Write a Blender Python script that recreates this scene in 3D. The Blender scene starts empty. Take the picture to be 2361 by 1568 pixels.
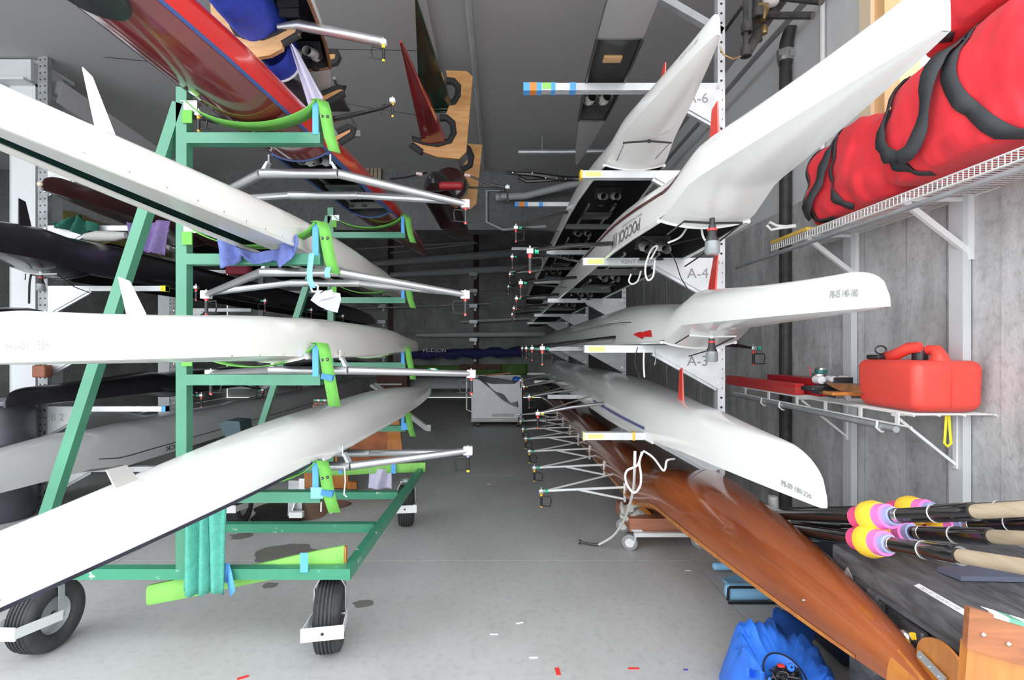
import bpy, bmesh, math, random
from mathutils import Vector, Matrix, noise
R = math.radians
PI = math.pi
sc = bpy.context.scene
C = sc.collection
F = 1180.0                       # focal length in pixels of the 2361 x 1568 frame

# ------------------------------------------------------------------ camera, world, exposure
cd = bpy.data.cameras.new('camera'); cam = bpy.data.objects.new('camera', cd); C.objects.link(cam)
cd.sensor_width = 36; cd.lens = F / 2361 * 36
cd.shift_x = 17.5 / 2361; cd.shift_y = 19 / 2361
cam.location = (0, 0, 1.6); cam.rotation_euler = (R(90), 0, 0); cd.clip_start = 0.02
sc.camera = cam
w = bpy.data.worlds.new('overcast sky'); sc.world = w; w.use_nodes = True
bg = w.node_tree.nodes['Background']
bg.inputs[0].default_value = (0.93, 0.965, 1.0, 1); bg.inputs[1].default_value = 4.5
sc.view_settings.view_transform = 'Standard'; sc.view_settings.look = 'None'
sc.view_settings.gamma = 1; sc.view_settings.use_curve_mapping = False
sc.view_settings.exposure = 0.0
# no lamps in the shed: the overcast sky gives all the light

def W(px, py, d):                # a point of the room at depth d seen at pixel px, py
    return Vector(((px - 1163) * d / F, d, 1.6 - (py - 803) * d / F))

# ------------------------------------------------------------------ materials
MATS = {}
def mat(name, col, rough=0.5, metal=0.0, var=0.0, scale=6.0, bump=0.0, bscale=40.0, coat=0.0, stretch=None,
        col2=None, spec=0.5, sheen=0.0, alpha=1.0, trans=0.0):
    if name in MATS: return MATS[name]
    m = bpy.data.materials.new(name); m.use_nodes = True
    nt = m.node_tree; b = nt.nodes['Principled BSDF']
    b.inputs['Base Color'].default_value = (*col, 1); b.inputs['Roughness'].default_value = rough
    b.inputs['Metallic'].default_value = metal; b.inputs['Coat Weight'].default_value = coat
    b.inputs['Coat Roughness'].default_value = 0.08
    b.inputs['Specular IOR Level'].default_value = spec
    b.inputs['Transmission Weight'].default_value = trans
    if sheen: b.inputs['Sheen Weight'].default_value = sheen
    tc = nt.nodes.new('ShaderNodeTexCoord'); mp = nt.nodes.new('ShaderNodeMapping')
    nt.links.new(tc.outputs['Object'], mp.inputs[0])
    if stretch: mp.inputs['Scale'].default_value = stretch
    if var or col2:
        n = nt.nodes.new('ShaderNodeTexNoise'); n.inputs['Scale'].default_value = scale
        n.inputs['Detail'].default_value = 6; nt.links.new(mp.outputs[0], n.inputs[0])
        r = nt.nodes.new('ShaderNodeValToRGB'); nt.links.new(n.outputs[0], r.inputs[0])
        c2 = col2 or tuple(c * (1 - var) for c in col)
        c1 = col if col2 else tuple(min(1, c * (1 + var)) for c in col)
        r.color_ramp.elements[0].position = 0.33; r.color_ramp.elements[1].position = 0.67
        r.color_ramp.elements[0].color = (*c2, 1); r.color_ramp.elements[1].color = (*c1, 1)
        nt.links.new(r.outputs[0], b.inputs['Base Color'])
    if bump:
        n2 = nt.nodes.new('ShaderNodeTexNoise'); n2.inputs['Scale'].default_value = bscale
        n2.inputs['Detail'].default_value = 5; nt.links.new(mp.outputs[0], n2.inputs[0])
        bp = nt.nodes.new('ShaderNodeBump'); bp.inputs['Strength'].default_value = bump
        bp.inputs['Distance'].default_value = 0.01
        nt.links.new(n2.outputs[0], bp.inputs['Height']); nt.links.new(bp.outputs[0], b.inputs['Normal'])
    MATS[name] = m
    return m

white = mat('white gelcoat', (.80, .80, .78), .22, coat=.5, var=.02, scale=3)
cream = mat('ivory gelcoat', (.80, .785, .74), .22, coat=.5, var=.02, scale=3)
grey_gel = mat('pale grey gelcoat', (.62, .63, .63), .28, coat=.4, var=.03, scale=2)
deck_grey = mat('light grey deck', (.55, .55, .53), .3, coat=.3, var=.04, scale=3)
black_gel = mat('black carbon gelcoat', (.016, .016, .02), .3, coat=.4, var=.2)
black_in = mat('carbon inside', (.02, .02, .022), .5, var=.3, scale=12)
red_gel = mat('red gelcoat', (.62, .025, .022), .2, coat=.7, var=.05, scale=3)
darkred = mat('maroon varnish deck', (.17, .018, .02), .15, coat=.9, var=.25, scale=2)
maroon = mat('dark maroon hull', (.045, .012, .012), .3, coat=.3, var=.2)
navy = mat('navy stripe', (.045, .09, .24), .35)
darkgreen_gel = mat('dark green deck', (.012, .035, .022), .2, coat=.6, var=.3, scale=3)
olive = mat('old yellow hull', (.30, .24, .08), .4, var=.15)
green = mat('green painted steel', (.065, .245, .152), .32, var=.10, scale=4, bump=.05)
def chipped(name, col, chip, thr=.615):
    m = mat(name, col, .32)
    nt = m.node_tree; b = nt.nodes['Principled BSDF']
    tc = nt.nodes.new('ShaderNodeTexCoord'); n = nt.nodes.new('ShaderNodeTexNoise')
    n.inputs['Scale'].default_value = 9; n.inputs['Detail'].default_value = 10; n.inputs['Roughness'].default_value = .75
    nt.links.new(tc.outputs['Object'], n.inputs[0])
    r = nt.nodes.new('ShaderNodeValToRGB'); nt.links.new(n.outputs[0], r.inputs[0])
    e = r.color_ramp.elements; e[0].position = 0; e[0].color = (*[c * .85 for c in col], 1)
    e[1].position = thr; e[1].color = (*[c * 1.12 for c in col], 1)
    k = e.new(thr + .015); k.color = (*chip, 1)
    nt.links.new(r.outputs[0], b.inputs['Base Color'])
    return m
green_chip = chipped('green steel with chipped paint', (.045, .24, .14), (.6, .65, .6))
lime = mat('lime green webbing', (.15, .46, .075), .75, var=.06, scale=20, bump=.3, bscale=300)
lime_pad = mat('lime green pad cloth', (.21, .50, .10), .7, var=.12, scale=7, bump=.2, bscale=120)
tape_blue = mat('bright blue painter tape', (.10, .38, .85), .6)
alu = mat('brushed aluminium tube', (.62, .63, .64), .32, metal=.85, var=.05, scale=10)
galv = mat('galvanised steel', (.52, .55, .57), .42, metal=.6, var=.14, scale=9)
galv_w = mat('pale galvanised channel', (.66, .68, .69), .45, metal=.35, var=.1, scale=8)
steel = mat('bright steel', (.7, .7, .7), .25, metal=1)
whitemetal = mat('white painted metal', (.78, .79, .79), .4)
rubber = mat('black rubber tyre', (.035, .035, .037), .7, var=.3, scale=14, bump=.25, bscale=60)
foam = mat('black pipe foam', (.022, .022, .024), .8, bump=.2, bscale=60)
plastic_b = mat('black plastic', (.02, .02, .022), .35)
plastic_c = mat('grey clear plastic', (.25, .27, .28), .15, coat=.5)
red_p = mat('red plastic', (.75, .05, .04), .35)
fin_red = mat('red fin plastic', (.80, .07, .05), .3, coat=.3)
green_p = mat('green spacer', (.02, .45, .25), .4)
yellow_p = mat('yellow plastic', (.78, .72, .02), .4)
gold_p = mat('amber plastic', (.85, .5, .02), .4)
white_p = mat('white plastic', (.82, .82, .82), .35)
ply = mat('plywood', (.60, .32, .12), .45, col2=(.47, .22, .07), scale=3.5, stretch=(1, 1, 9), bump=.05)
ply_l = mat('light plywood', (.66, .40, .19), .45, col2=(.53, .29, .12), scale=3.0, stretch=(2, 2, 14), bump=.05)
varnish = mat('varnished cedar hull', (.36, .095, .026), .14, coat=.8, col2=(.21, .05, .018), scale=2.6,
              stretch=(3, .35, 3), bump=.12, bscale=30)
varnish_l = mat('varnished pale wood', (.50, .185, .028), .2, coat=.6, col2=(.38, .12, .018), scale=4, stretch=(6, 6, 1))
varnish_s = mat('orange varnished sole', (.45, .13, .03), .25, coat=.6, col2=(.30, .08, .02), scale=4)
handle_w = mat('bare wood handle', (.55, .45, .32), .6, col2=(.45, .35, .24), scale=8, stretch=(8, 1, 8))
pink = mat('pink collar plastic', (.85, .10, .26), .4)
yell = mat('yellow collar plastic', (.95, .62, .05), .4)
magenta = mat('magenta collar plastic', (.85, .20, .55), .4)
lav = mat('lavender sleeve', (.33, .37, .62), .4)
carbon = mat('glossy carbon shaft', (.012, .012, .013), .14, coat=.8)
blue_cloth = mat('royal blue tarp', (.03, .065, .48), .6, var=.15, scale=5, bump=.5, bscale=14)
bag_blue = mat('blue nylon', (.03, .17, .72), .45, var=.15, scale=6, bump=.4, bscale=16)
towel_blue = mat('periwinkle terry towel', (.17, .22, .55), .95, var=.12, scale=30, bump=.8, bscale=180)
towel_purple = mat('lilac terry towel', (.28, .20, .46), .95, var=.12, scale=30, bump=.8, bscale=180)
towel_teal = mat('teal terry towel', (.10, .44, .34), .95, var=.10, scale=30, bump=.8, bscale=180)
towel_green = mat('dark green towel', (.02, .13, .09), .95, var=.2, scale=30, bump=.8, bscale=120)
towel_white = mat('pale lilac cotton towel', (.56, .54, .70), .95, var=.05, scale=30, bump=.5, bscale=120)
red_cloth = mat('red canvas', (.80, .030, .045), .7, var=.10, scale=5, bump=.9, bscale=9, sheen=.1)
strap_b = mat('dark grey webbing', (.045, .05, .055), .7, bump=.3, bscale=200)
gascan = mat('red fuel can plastic', (.80, .075, .055), .42, var=.06, scale=4, bump=.08, bscale=60)
boxplast = mat('scuffed black roto plastic', (.15, .152, .158), .6, col2=(.065, .065, .07), scale=9, bump=.5, bscale=40, stretch=(3, 1, 3))
drum = mat('dark plastic drum', (.05, .052, .065), .4, var=.3, scale=4)
rope_w = mat('white cord', (.72, .72, .69), .6)
wire_m = mat('white vinyl wire', (.74, .75, .74), .4)
pipe_b = mat('black iron pipe', (.045, .042, .04), .55, var=.35, scale=14, bump=.2)
pipe_g = mat('grey pvc pipe', (.40, .41, .42), .5, var=.06)
conduit = mat('grey steel conduit', (.30, .31, .32), .5, metal=.3)
paint_col = mat('painted column', (.60, .62, .64), .5, var=.05, scale=3)
frame_w = mat('window timber', (.80, .50, .24), .4, col2=(.74, .44, .20), scale=5)
bin_w = mat('white poly cart', (.86, .87, .90), .5, var=.04)
paper = mat('white paper', (.82, .82, .84), .8)
lavpaper = mat('pale lavender paper', (.60, .62, .74), .8)
ink = mat('black ink', (.03, .03, .03), .8)
inkg = mat('faded grey lettering', (.30, .30, .29), .8)
fluo = mat('yellow green label', (.70, .85, .25), .7)
bluepad = mat('sky blue vinyl pad', (.28, .58, .86), .45, var=.06, scale=8)
brownb = mat('rust brown cover', (.28, .10, .055), .6, var=.1)
darkmetal = mat('dark steel', (.08, .08, .085), .4, metal=.6)
grass_g = mat('green tarpaulin', (.10, .24, .03), .6, var=.2, scale=4)
navy_bag = mat('navy canvas', (.02, .025, .13), .7, var=.2, scale=6, bump=.3)
brown_w = mat('brown timber', (.12, .05, .03), .6, var=.3, scale=5, stretch=(6, 6, 1))
shoe_w = mat('white shoe leather', (.62, .60, .56), .6, var=.12, scale=20)
teal_pad = mat('dark teal plastic', (.045, .085, .10), .5)
terracotta = mat('reddish plank', (.42, .17, .10), .6, var=.1, scale=6, stretch=(1, 8, 8))
orange_m = mat('orange plastic', (.85, .25, .04), .5)

# concrete
def concrete(name, c1, c2, scale, stretch, streak=True, bump=.3, rough=.75, gl=None, spk=.72):
    m = bpy.data.materials.new(name); m.use_nodes = True
    nt = m.node_tree; b = nt.nodes['Principled BSDF']; b.inputs['Roughness'].default_value = rough
    tc = nt.nodes.new('ShaderNodeNewGeometry'); mp = nt.nodes.new('ShaderNodeMapping')
    nt.links.new(tc.outputs['Position'], mp.inputs[0]); mp.inputs['Scale'].default_value = stretch
    n = nt.nodes.new('ShaderNodeTexNoise'); n.inputs['Scale'].default_value = scale; n.inputs['Detail'].default_value = 9
    n.inputs['Roughness'].default_value = .62
    nt.links.new(mp.outputs[0], n.inputs[0])
    r = nt.nodes.new('ShaderNodeValToRGB'); nt.links.new(n.outputs[0], r.inputs[0])
    r.color_ramp.elements[0].position = .33; r.color_ramp.elements[0].color = (*c2, 1)
    r.color_ramp.elements[1].position = .62; r.color_ramp.elements[1].color = (*c1, 1)
    n3 = nt.nodes.new('ShaderNodeTexNoise'); n3.inputs['Scale'].default_value = 22; n3.inputs['Detail'].default_value = 8
    nt.links.new(tc.outputs['Position'], n3.inputs[0])
    r3 = nt.nodes.new('ShaderNodeValToRGB'); nt.links.new(n3.outputs[0], r3.inputs[0])
    r3.color_ramp.elements[0].position = .30; r3.color_ramp.elements[0].color = (spk, spk, spk, 1)
    r3.color_ramp.elements[1].position = .5; r3.color_ramp.elements[1].color = (1, 1, 1, 1)
    mx = nt.nodes.new('ShaderNodeMix'); mx.data_type = 'RGBA'; mx.blend_type = 'MULTIPLY'; mx.inputs[0].default_value = 1
    nt.links.new(r.outputs[0], mx.inputs[6]); nt.links.new(r3.outputs[0], mx.inputs[7])
    nt.links.new(mx.outputs[2], b.inputs['Base Color'])
    n2 = nt.nodes.new('ShaderNodeTexNoise'); n2.inputs['Scale'].default_value = 60; n2.inputs['Detail'].default_value = 4
    if gl:
        mp2 = nt.nodes.new('ShaderNodeMapping'); mp2.inputs['Scale'].default_value = gl
        nt.links.new(tc.outputs['Position'], mp2.inputs[0]); nt.links.new(mp2.outputs[0], n2.inputs[0])
    else:
        nt.links.new(tc.outputs['Position'], n2.inputs[0])
    bp = nt.nodes.new('ShaderNodeBump'); bp.inputs['Strength'].default_value = bump; bp.inputs['Distance'].default_value = .008
    nt.links.new(n2.outputs[0], bp.inputs['Height']); nt.links.new(bp.outputs[0], b.inputs['Normal'])
    MATS[name] = m
    return m
floor_m = concrete('broomed concrete floor', (.50, .50, .495), (.42, .418, .41), .9, (1.2, .8, 1), bump=.25, rough=.62, gl=(4, .25, 1), spk=.88)
wall_m = concrete('board marked concrete', (.58, .585, .59), (.36, .365, .365), 2.2, (1, 2.6, .9), bump=.5, spk=.8)
wall_up = concrete('painted upper wall', (.74, .75, .75), (.70, .71, .71), 1.0, (1, 1, 1), bump=.1, spk=.97)
ceil_m = concrete('grey painted ceiling', (.43, .425, .425), (.40, .40, .40), .8, (1, 1, 1), bump=.05, spk=.97)
block_m = concrete('dark blockwork', (.40, .40, .39), (.22, .22, .215), 1.2, (1, 1, 1), bump=.4)

# ------------------------------------------------------------------ mesh builder
def frame_of(d, up=Vector((0, 0, 1))):
    d = Vector(d).normalized()
    if abs(d.dot(up)) > .98: up = Vector((0, 1, 0))
    a = d.cross(up).normalized(); b = a.cross(d).normalized()
    return d, a, b

class MB:
    def __init__(s): s.v = []; s.f = []; s.mi = []; s.m = 0
    def add(s, vs, fs):
        o = len(s.v); s.v += [Vector(v) for v in vs]; s.f += [tuple(i + o for i in f) for f in fs]; s.mi += [s.m] * len(fs); return s
    def box(s, c, size, rot=None):
        c = Vector(c); h = Vector(size) / 2
        vs = [Vector((x * h.x, y * h.y, z * h.z)) for x in (-1, 1) for y in (-1, 1) for z in (-1, 1)]
        if rot is not None: vs = [rot @ v for v in vs]
        return s.add([c + v for v in vs], [(0, 1, 3, 2), (4, 6, 7, 5), (0, 4, 5, 1), (2, 3, 7, 6), (0, 2, 6, 4), (1, 5, 7, 3)])
    def bb(s, lo, hi):
        lo = Vector(lo); hi = Vector(hi); return s.box((lo + hi) / 2, hi - lo)
    def bar(s, p, q, w, h, up=Vector((0, 0, 1))):
        p = Vector(p); q = Vector(q); d, a, b = frame_of(q - p, up); a = a * w / 2; b = b * h / 2
        vs = [p - a - b, p + a - b, p + a + b, p - a + b, q - a - b, q + a - b, q + a + b, q - a + b]
        return s.add(vs, [(0, 3, 2, 1), (4, 5, 6, 7), (0, 1, 5, 4), (1, 2, 6, 5), (2, 3, 7, 6), (3, 0, 4, 7)])
    def tube(s, pts, r, n=10, cap=True, flat=1.0):
        pts = [Vector(p) for p in pts]; rr = r if isinstance(r, (list, tuple)) else [r] * len(pts)
        vs = []; up = None
        for i, p in enumerate(pts):
            t = (pts[min(i + 1, len(pts) - 1)] - pts[max(i - 1, 0)])
            if t.length < 1e-9: t = Vector((0, 0, 1))
            t.normalize()
            if up is None:
                _, a, b = frame_of(t)
            else:
                b = (up - t * up.dot(t)).normalized(); a = t.cross(b)
            up = b
            for k in range(n):
                an = 2 * PI * k / n
                vs.append(p + a * (math.cos(an) * rr[i]) + b * (math.sin(an) * rr[i] * flat))
        fs = []
        for i in range(len(pts) - 1):
            for k in range(n):
                fs.append((i * n + k, i * n + (k + 1) % n, (i + 1) * n + (k + 1) % n, (i + 1) * n + k))
        if cap: fs += [tuple(range(n))[::-1], tuple((len(pts) - 1) * n + k for k in range(n))]
        return s.add(vs, fs)
    def cyl(s, p, q, r, n=14, r2=None): return s.tube([p, q], [r, r if r2 is None else r2], n)
    def sph(s, c, r, n=10, m=7, sc_=(1, 1, 1)):
        c = Vector(c); vs = []; fs = []
        for i in range(m + 1):
            ph = PI * i / m
            for k in range(n):
                th = 2 * PI * k / n
                vs.append(c + Vector((r * sc_[0] * math.sin(ph) * math.cos(th), r * sc_[1] * math.sin(ph) * math.sin(th), r * sc_[2] * math.cos(ph))))
        for i in range(m):
            for k in range(n):
                fs.append((i * n + k, (i + 1) * n + k, (i + 1) * n + (k + 1) % n, i * n + (k + 1) % n))
        return s.add(vs, fs)
    def lathe(s, prof, o, axis, n=28):
        o = Vector(o); d, a, b = frame_of(axis); vs = []; fs = []
        for (r, h) in prof:
            for k in range(n):
                t = 2 * PI * k / n; vs.append(o + d * h + a * (r * math.cos(t)) + b * (r * math.sin(t)))
        for i in range(len(prof) - 1):
            for k in range(n):
                fs.append((i * n + k, (i + 1) * n + k, (i + 1) * n + (k + 1) % n, i * n + (k + 1) % n))
        return s.add(vs, fs)
    def grid(s, fn, nu, nv):
        vs = [fn(i / nu, j / nv) for i in range(nu + 1) for j in range(nv + 1)]
        return s.add(vs, [(i * (nv + 1) + j, (i + 1) * (nv + 1) + j, (i + 1) * (nv + 1) + j + 1, i * (nv + 1) + j + 1) for i in range(nu) for j in range(nv)])
    def prism(s, pts, off):
        pts = [Vector(p) for p in pts]; off = Vector(off); n = len(pts)
        return s.add(pts + [p + off for p in pts], [tuple(range(n)), tuple(range(n, 2 * n))[::-1]] + [(i, n + i, n + (i + 1) % n, (i + 1) % n) for i in range(n)])
    def rbox(s, c, size, bev, seg=3, rot=None, fn=None):
        bm = bmesh.new(); bmesh.ops.create_cube(bm, size=1)
        for v in bm.verts: v.co = Vector((v.co.x * size[0], v.co.y * size[1], v.co.z * size[2]))
        bmesh.ops.bevel(bm, geom=bm.edges[:], offset=bev, segments=seg, profile=.5, affect='EDGES')
        bm.verts.ensure_lookup_table(); bm.verts.index_update()
        vs = [v.co.copy() for v in bm.verts]
        if fn: vs = [fn(v) for v in vs]
        if rot is not None: vs = [rot @ v for v in vs]
        fs = [tuple(v.index for v in f.verts) for f in bm.faces]; bm.free()
        return s.add([Vector(c) + v for v in vs], fs)

def crv(pts, n=6):
    pts = [Vector(p) for p in pts]; out = []
    for i in range(len(pts) - 1):
        P_ = [pts[max(0, i - 1)], pts[i], pts[i + 1], pts[min(len(pts) - 1, i + 2)]]
        for k in range(n):
            f = k / n
            out.append(.5 * ((2 * P_[1]) + (P_[2] - P_[0]) * f + (2 * P_[0] - 5 * P_[1] + 4 * P_[2] - P_[3]) * f * f + (3 * P_[1] - P_[0] - 3 * P_[2] + P_[3]) * f ** 3))
    return out + [pts[-1]]

def orig(o):
    v = Vector((0, 0, 0))
    while o is not None: v += o.location; o = o.parent
    return v

def part(name, mb, m, parent=None, solid=0, label=None, sharp=35, kind=None, origin=None):
    o = None
    base = orig(parent) if parent is not None else Vector((0, 0, 0))
    loc = Vector((0, 0, 0))
    if parent is None:
        if origin is None:
            xs = [v.x for v in mb.v]; ys = [v.y for v in mb.v]; zs = [v.z for v in mb.v]
            loc = Vector(((min(xs) + max(xs)) / 2, (min(ys) + max(ys)) / 2, min(zs)))
        else: loc = Vector(origin)
        base = loc
    me = bpy.data.meshes.new(name)
    me.from_pydata([tuple(v - base) for v in mb.v], [], mb.f)
    for x in (m if isinstance(m, (list, tuple)) else [m]): me.materials.append(x)
    me.polygons.foreach_set('material_index', mb.mi)
    bm = bmesh.new(); bm.from_mesh(me); bmesh.ops.recalc_face_normals(bm, faces=bm.faces[:]); bm.to_mesh(me); bm.free()
    me.shade_smooth(); me.set_sharp_from_angle(angle=R(sharp))
    o = bpy.data.objects.new(name, me); C.objects.link(o)
    if parent is not None: o.parent = parent
    o.location = loc
    if solid:
        md = o.modifiers.new('thickness', 'SOLIDIFY'); md.thickness = solid; md.offset = 0
    if label: o['label'] = label
    if kind: o['kind'] = kind
    return o

def thing(name, label, cat, loc, group=None):
    o = bpy.data.objects.new(name, None); C.objects.link(o); o.location = loc; o.empty_display_size = .1
    o['label'] = label; o['category'] = cat
    if group: o['group'] = group
    return o
def tag(o, label, cat, group=None, kind=None):
    o['label'] = label; o['category'] = cat
    if group: o['group'] = group
    if kind: o['kind'] = kind
    return o
def struct(name, mb, m, parent=None, **k):
    o = part(name, mb, m, parent, **k)
    if parent is None: o['kind'] = 'structure'
    return o
def smooth(a):
    a = max(0, min(1, a)); return a * a * (3 - 2 * a)

def text_geo(body, size, bold=0.0, cut=0):
    cu = bpy.data.curves.new('t', 'FONT'); cu.body = body; cu.size = size; cu.resolution_u = 3; cu.offset = bold
    o = bpy.data.objects.new('t', cu); C.objects.link(o)
    dg = bpy.context.evaluated_depsgraph_get()
    me = bpy.data.meshes.new_from_object(o.evaluated_get(dg))
    if cut:                       # slice the glyphs finely so that they can bend over a hull
        bm = bmesh.new(); bm.from_mesh(me)
        x0 = min(v.co.x for v in bm.verts); x1 = max(v.co.x for v in bm.verts); y0 = min(v.co.y for v in bm.verts); y1 = max(v.co.y for v in bm.verts)
        k = x0 + cut
        while k < x1:
            bmesh.ops.bisect_plane(bm, geom=bm.verts[:] + bm.edges[:] + bm.faces[:], plane_co=(k, 0, 0), plane_no=(1, 0, 0)); k += cut
        k = y0 + cut
        while k < y1:
            bmesh.ops.bisect_plane(bm, geom=bm.verts[:] + bm.edges[:] + bm.faces[:], plane_co=(0, k, 0), plane_no=(0, 1, 0)); k += cut
        bm.to_mesh(me); bm.free()
    vs = [v.co.copy() for v in me.vertices]; fs = [tuple(p.vertices) for p in me.polygons]
    bpy.data.objects.remove(o); bpy.data.curves.remove(cu); bpy.data.meshes.remove(me)
    return vs, fs
def text_on(body, size, fn, m, parent, name='lettering', label=None):
    vs, fs = text_geo(body, size)
    if not vs: return
    xm = max(v.x for v in vs)
    mb = MB().add([fn(v.x, v.y, xm) for v in vs], fs)
    return part(name, mb, m, parent, label=label)
def text_plane(body, size, o, u, v, m, parent, **k):
    o = Vector(o); u = Vector(u).normalized(); v = Vector(v).normalized()
    return text_on(body, size, lambda x, y, xm: o + u * x + v * y, m, parent, **k)

# ================================================================== THE ROOM
WX = 2.33; CEIL = 4.5; BACK = 16.6; LX = -9.0; DOORY = 0.9
gr = MB(); gr.bb((-30, -20, -.25), (30, -1.3, -.012)); struct('ground', gr, floor_m)
# floor slabs
fl = bpy.data.objects.new('floor', None); C.objects.link(fl); fl['kind'] = 'structure'
b = MB().bb((LX, -1.3, -.3), (WX + .1, BACK, -.03)); part('slab_bed', b, floor_m, fl)
xe = [LX, -6.9, -4.15, -2.9, 1.42, WX]; ye = [-1.3, 1.25, 3.86, 6.42, 9.0, 11.6, 14.2, BACK]
for i in range(5):
    for j in range(7):
        g = .003
        b = MB().bb((xe[i] + g, ye[j] + g, -.03), (xe[i + 1] - g, ye[j + 1] - g, 0)); part('slab', b, floor_m, fl)
# right wall: backing with a window hole, upper painted part, board marked lower panels
Wy0, Wy1, Wz0, Wz1 = 1.35, 3.20, 2.96, 4.12
wr = MB()
wr.bb((WX + .03, DOORY, 0), (WX + .25, BACK, Wz0)); wr.bb((WX + .03, DOORY, Wz1), (WX + .25, BACK, 5.8))
wr.bb((WX + .03, DOORY, Wz0), (WX + .25, Wy0, Wz1)); wr.bb((WX + .03, Wy1, Wz0), (WX + .25, BACK, Wz1))
wr.bb((WX, DOORY, 2.75), (WX + .03, BACK, Wz0)); wr.bb((WX, DOORY, Wz1), (WX + .03, 8.3, CEIL))
wr.bb((WX, Wy1, Wz0), (WX + .03, BACK, Wz1)); wr.bb((WX, DOORY, Wz0), (WX + .03, Wy0, Wz1))
wall_r = struct('wall_right', wr, wall_up, origin=(0, 0, 0))
random.seed(3)
y = DOORY
while y < BACK - .3:
    wdt = random.choice((.27, .30, .34)) if y < 9 else .6
    o = random.uniform(.0, .012)
    b = MB().bb((WX - .002 - o, y + .003, 0.0), (WX + .03, min(y + wdt, BACK) - .003, 2.75)); part('panel', b, wall_m, wall_r)
    y += wdt
for i, yy in enumerate((2.575, 3.395, 1.755, 4.9)):
    if yy == 4.9: continue
    b = MB().bb((WX - .055, yy - .035, 0), (WX - .014, yy + .045, 2.75)); struct('trim_%d' % (i + 1), b, paint_col)
# window
wn = bpy.data.objects.new('window_1', None); C.objects.link(wn); wn['kind'] = 'structure'
b = MB()
for (a0, a1, z0, z1) in ((Wy1 - .09, Wy1, Wz0, Wz1), (Wy0, Wy0 + .09, Wz0, Wz1), (Wy0, Wy1, Wz0, Wz0 + .07), (Wy0, Wy1, Wz1 - .07, Wz1)):
    b.bb((WX - .02, a0, z0), (WX + .2, a1, z1))
for k in (1,):
    ym = Wy0 + (Wy1 - Wy0) / 2 * k; b.bb((WX + .05, ym - .03, Wz0), (WX + .1, ym + .03, Wz1))
part('window_frame', b, frame_w, wn)
b = MB()
b.bb((WX - .045, Wy1 - .005, Wz0 - .1), (WX - .001, Wy1 + .10, Wz1 + .1)); b.bb((WX - .045, Wy0 - .1, Wz0 - .1), (WX - .001, Wy1 + .1, Wz0))
part('window_casing', b, mat('cream casing wood', (.86, .72, .50), .45), wn)
gls = mat('window glass', (1, 1, 1), 0.02, trans=1.0)
part('pane', MB().bb((WX + .07, Wy0 + .02, Wz0 + .02), (WX + .076, Wy1 - .02, Wz1 - .02)), gls, wn)
# left wall, back wall, ceiling, bulkhead beam
struct('wall_left', MB().bb((LX - .2, DOORY, 0), (LX, BACK, 5.8)), block_m)
bw = struct('wall_back', MB().bb((LX, BACK + .03, 0), (WX + .2, BACK + .3, 5.8)), block_m, origin=(0, 0, 0))
for r_ in range(13):
    for k in range(22):
        x0 = -7.2 + k * .44 - (.22 if r_ % 2 else 0); o = random.uniform(0, .012)
        b = MB().bb((x0 + .006, BACK - o, .15 + r_ * .3 + .006), (x0 + .434, BACK + .03, .15 + r_ * .3 + .294)); part('block', b, block_m, bw)
BY = 8.3
struct('ceiling', MB().bb((LX, DOORY, CEIL), (WX + .25, BY, CEIL + .2)).bb((LX, BY, 5.6), (WX + .25, BACK + .2, 5.8)), ceil_m)
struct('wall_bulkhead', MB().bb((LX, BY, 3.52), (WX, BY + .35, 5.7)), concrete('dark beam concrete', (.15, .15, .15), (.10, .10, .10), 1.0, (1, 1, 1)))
# ceiling seams and conduits
b = MB()
b.tube([(-.24, 1.5, CEIL - .03), (-.30, 3.9, CEIL - .03), (-.33, 8.2, CEIL - .03)], .028, 8); tag(part('ceiling_conduit', b, pipe_g), 'grey conduit running along the ceiling above the hanging red bow', 'pipe')
b = MB().bar((-.62, 1.5, CEIL - .02), (-.74, 8.2, CEIL - .02), .05, .03); tag(part('ceiling_batten', b, ceil_m), 'thin painted batten on ceiling beside the green bow', 'batten')
b = MB()
p0 = W(1850, -14, 4.0); b.tube([(2.2, 2.6, 4.1), (2.16, 4.2, 4.1), (2.16, 8.2, 4.1)], .022, 8)
tag(part('wall_conduit', b, conduit), 'long steel conduit high along the right wall', 'pipe')
# white vertical conduit, black standpipe
b = MB().tube([(WX - .03, 3.70, 4.45), (WX - .03, 3.70, 3.3), (WX - .02, 3.72, 2.75)], .017, 8); tag(part('white_conduit', b, white_p), 'white vertical conduit left of the window', 'pipe')
sp = thing('standpipe', 'black vertical drain pipe on the right wall', 'pipe', (WX - .07, 4.19, 0))
dX = (1811 - 1163) * 4.15 / F
b = MB().tube([(dX, 4.15, 0.02), (dX, 4.15, 3.9)], .046, 16); part('pipe', b, pipe_b, sp)
b = MB().tube([(dX, 4.15, 3.9), (dX, 4.15, 4.0), (dX + .0, 4.13, 4.08), (dX + .0, 4.10, 4.13), (dX - .0, 4.07, 4.17)], [.05, .055, .05, .045, .04], 16); part('elbow', b, pipe_b, sp)
b = MB().lathe([(.05, -.03), (.062, -.03), (.062, .06), (.05, .06)], (dX, 4.15, 3.95), (0, 0, 1), 18)
for s in (-1, 1): b.box((dX - .02 + s * .045, 4.10, 3.965), (.05, .03, .05))
part('clamp', b, steel, sp, label='shiny steel pipe clamp')
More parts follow.
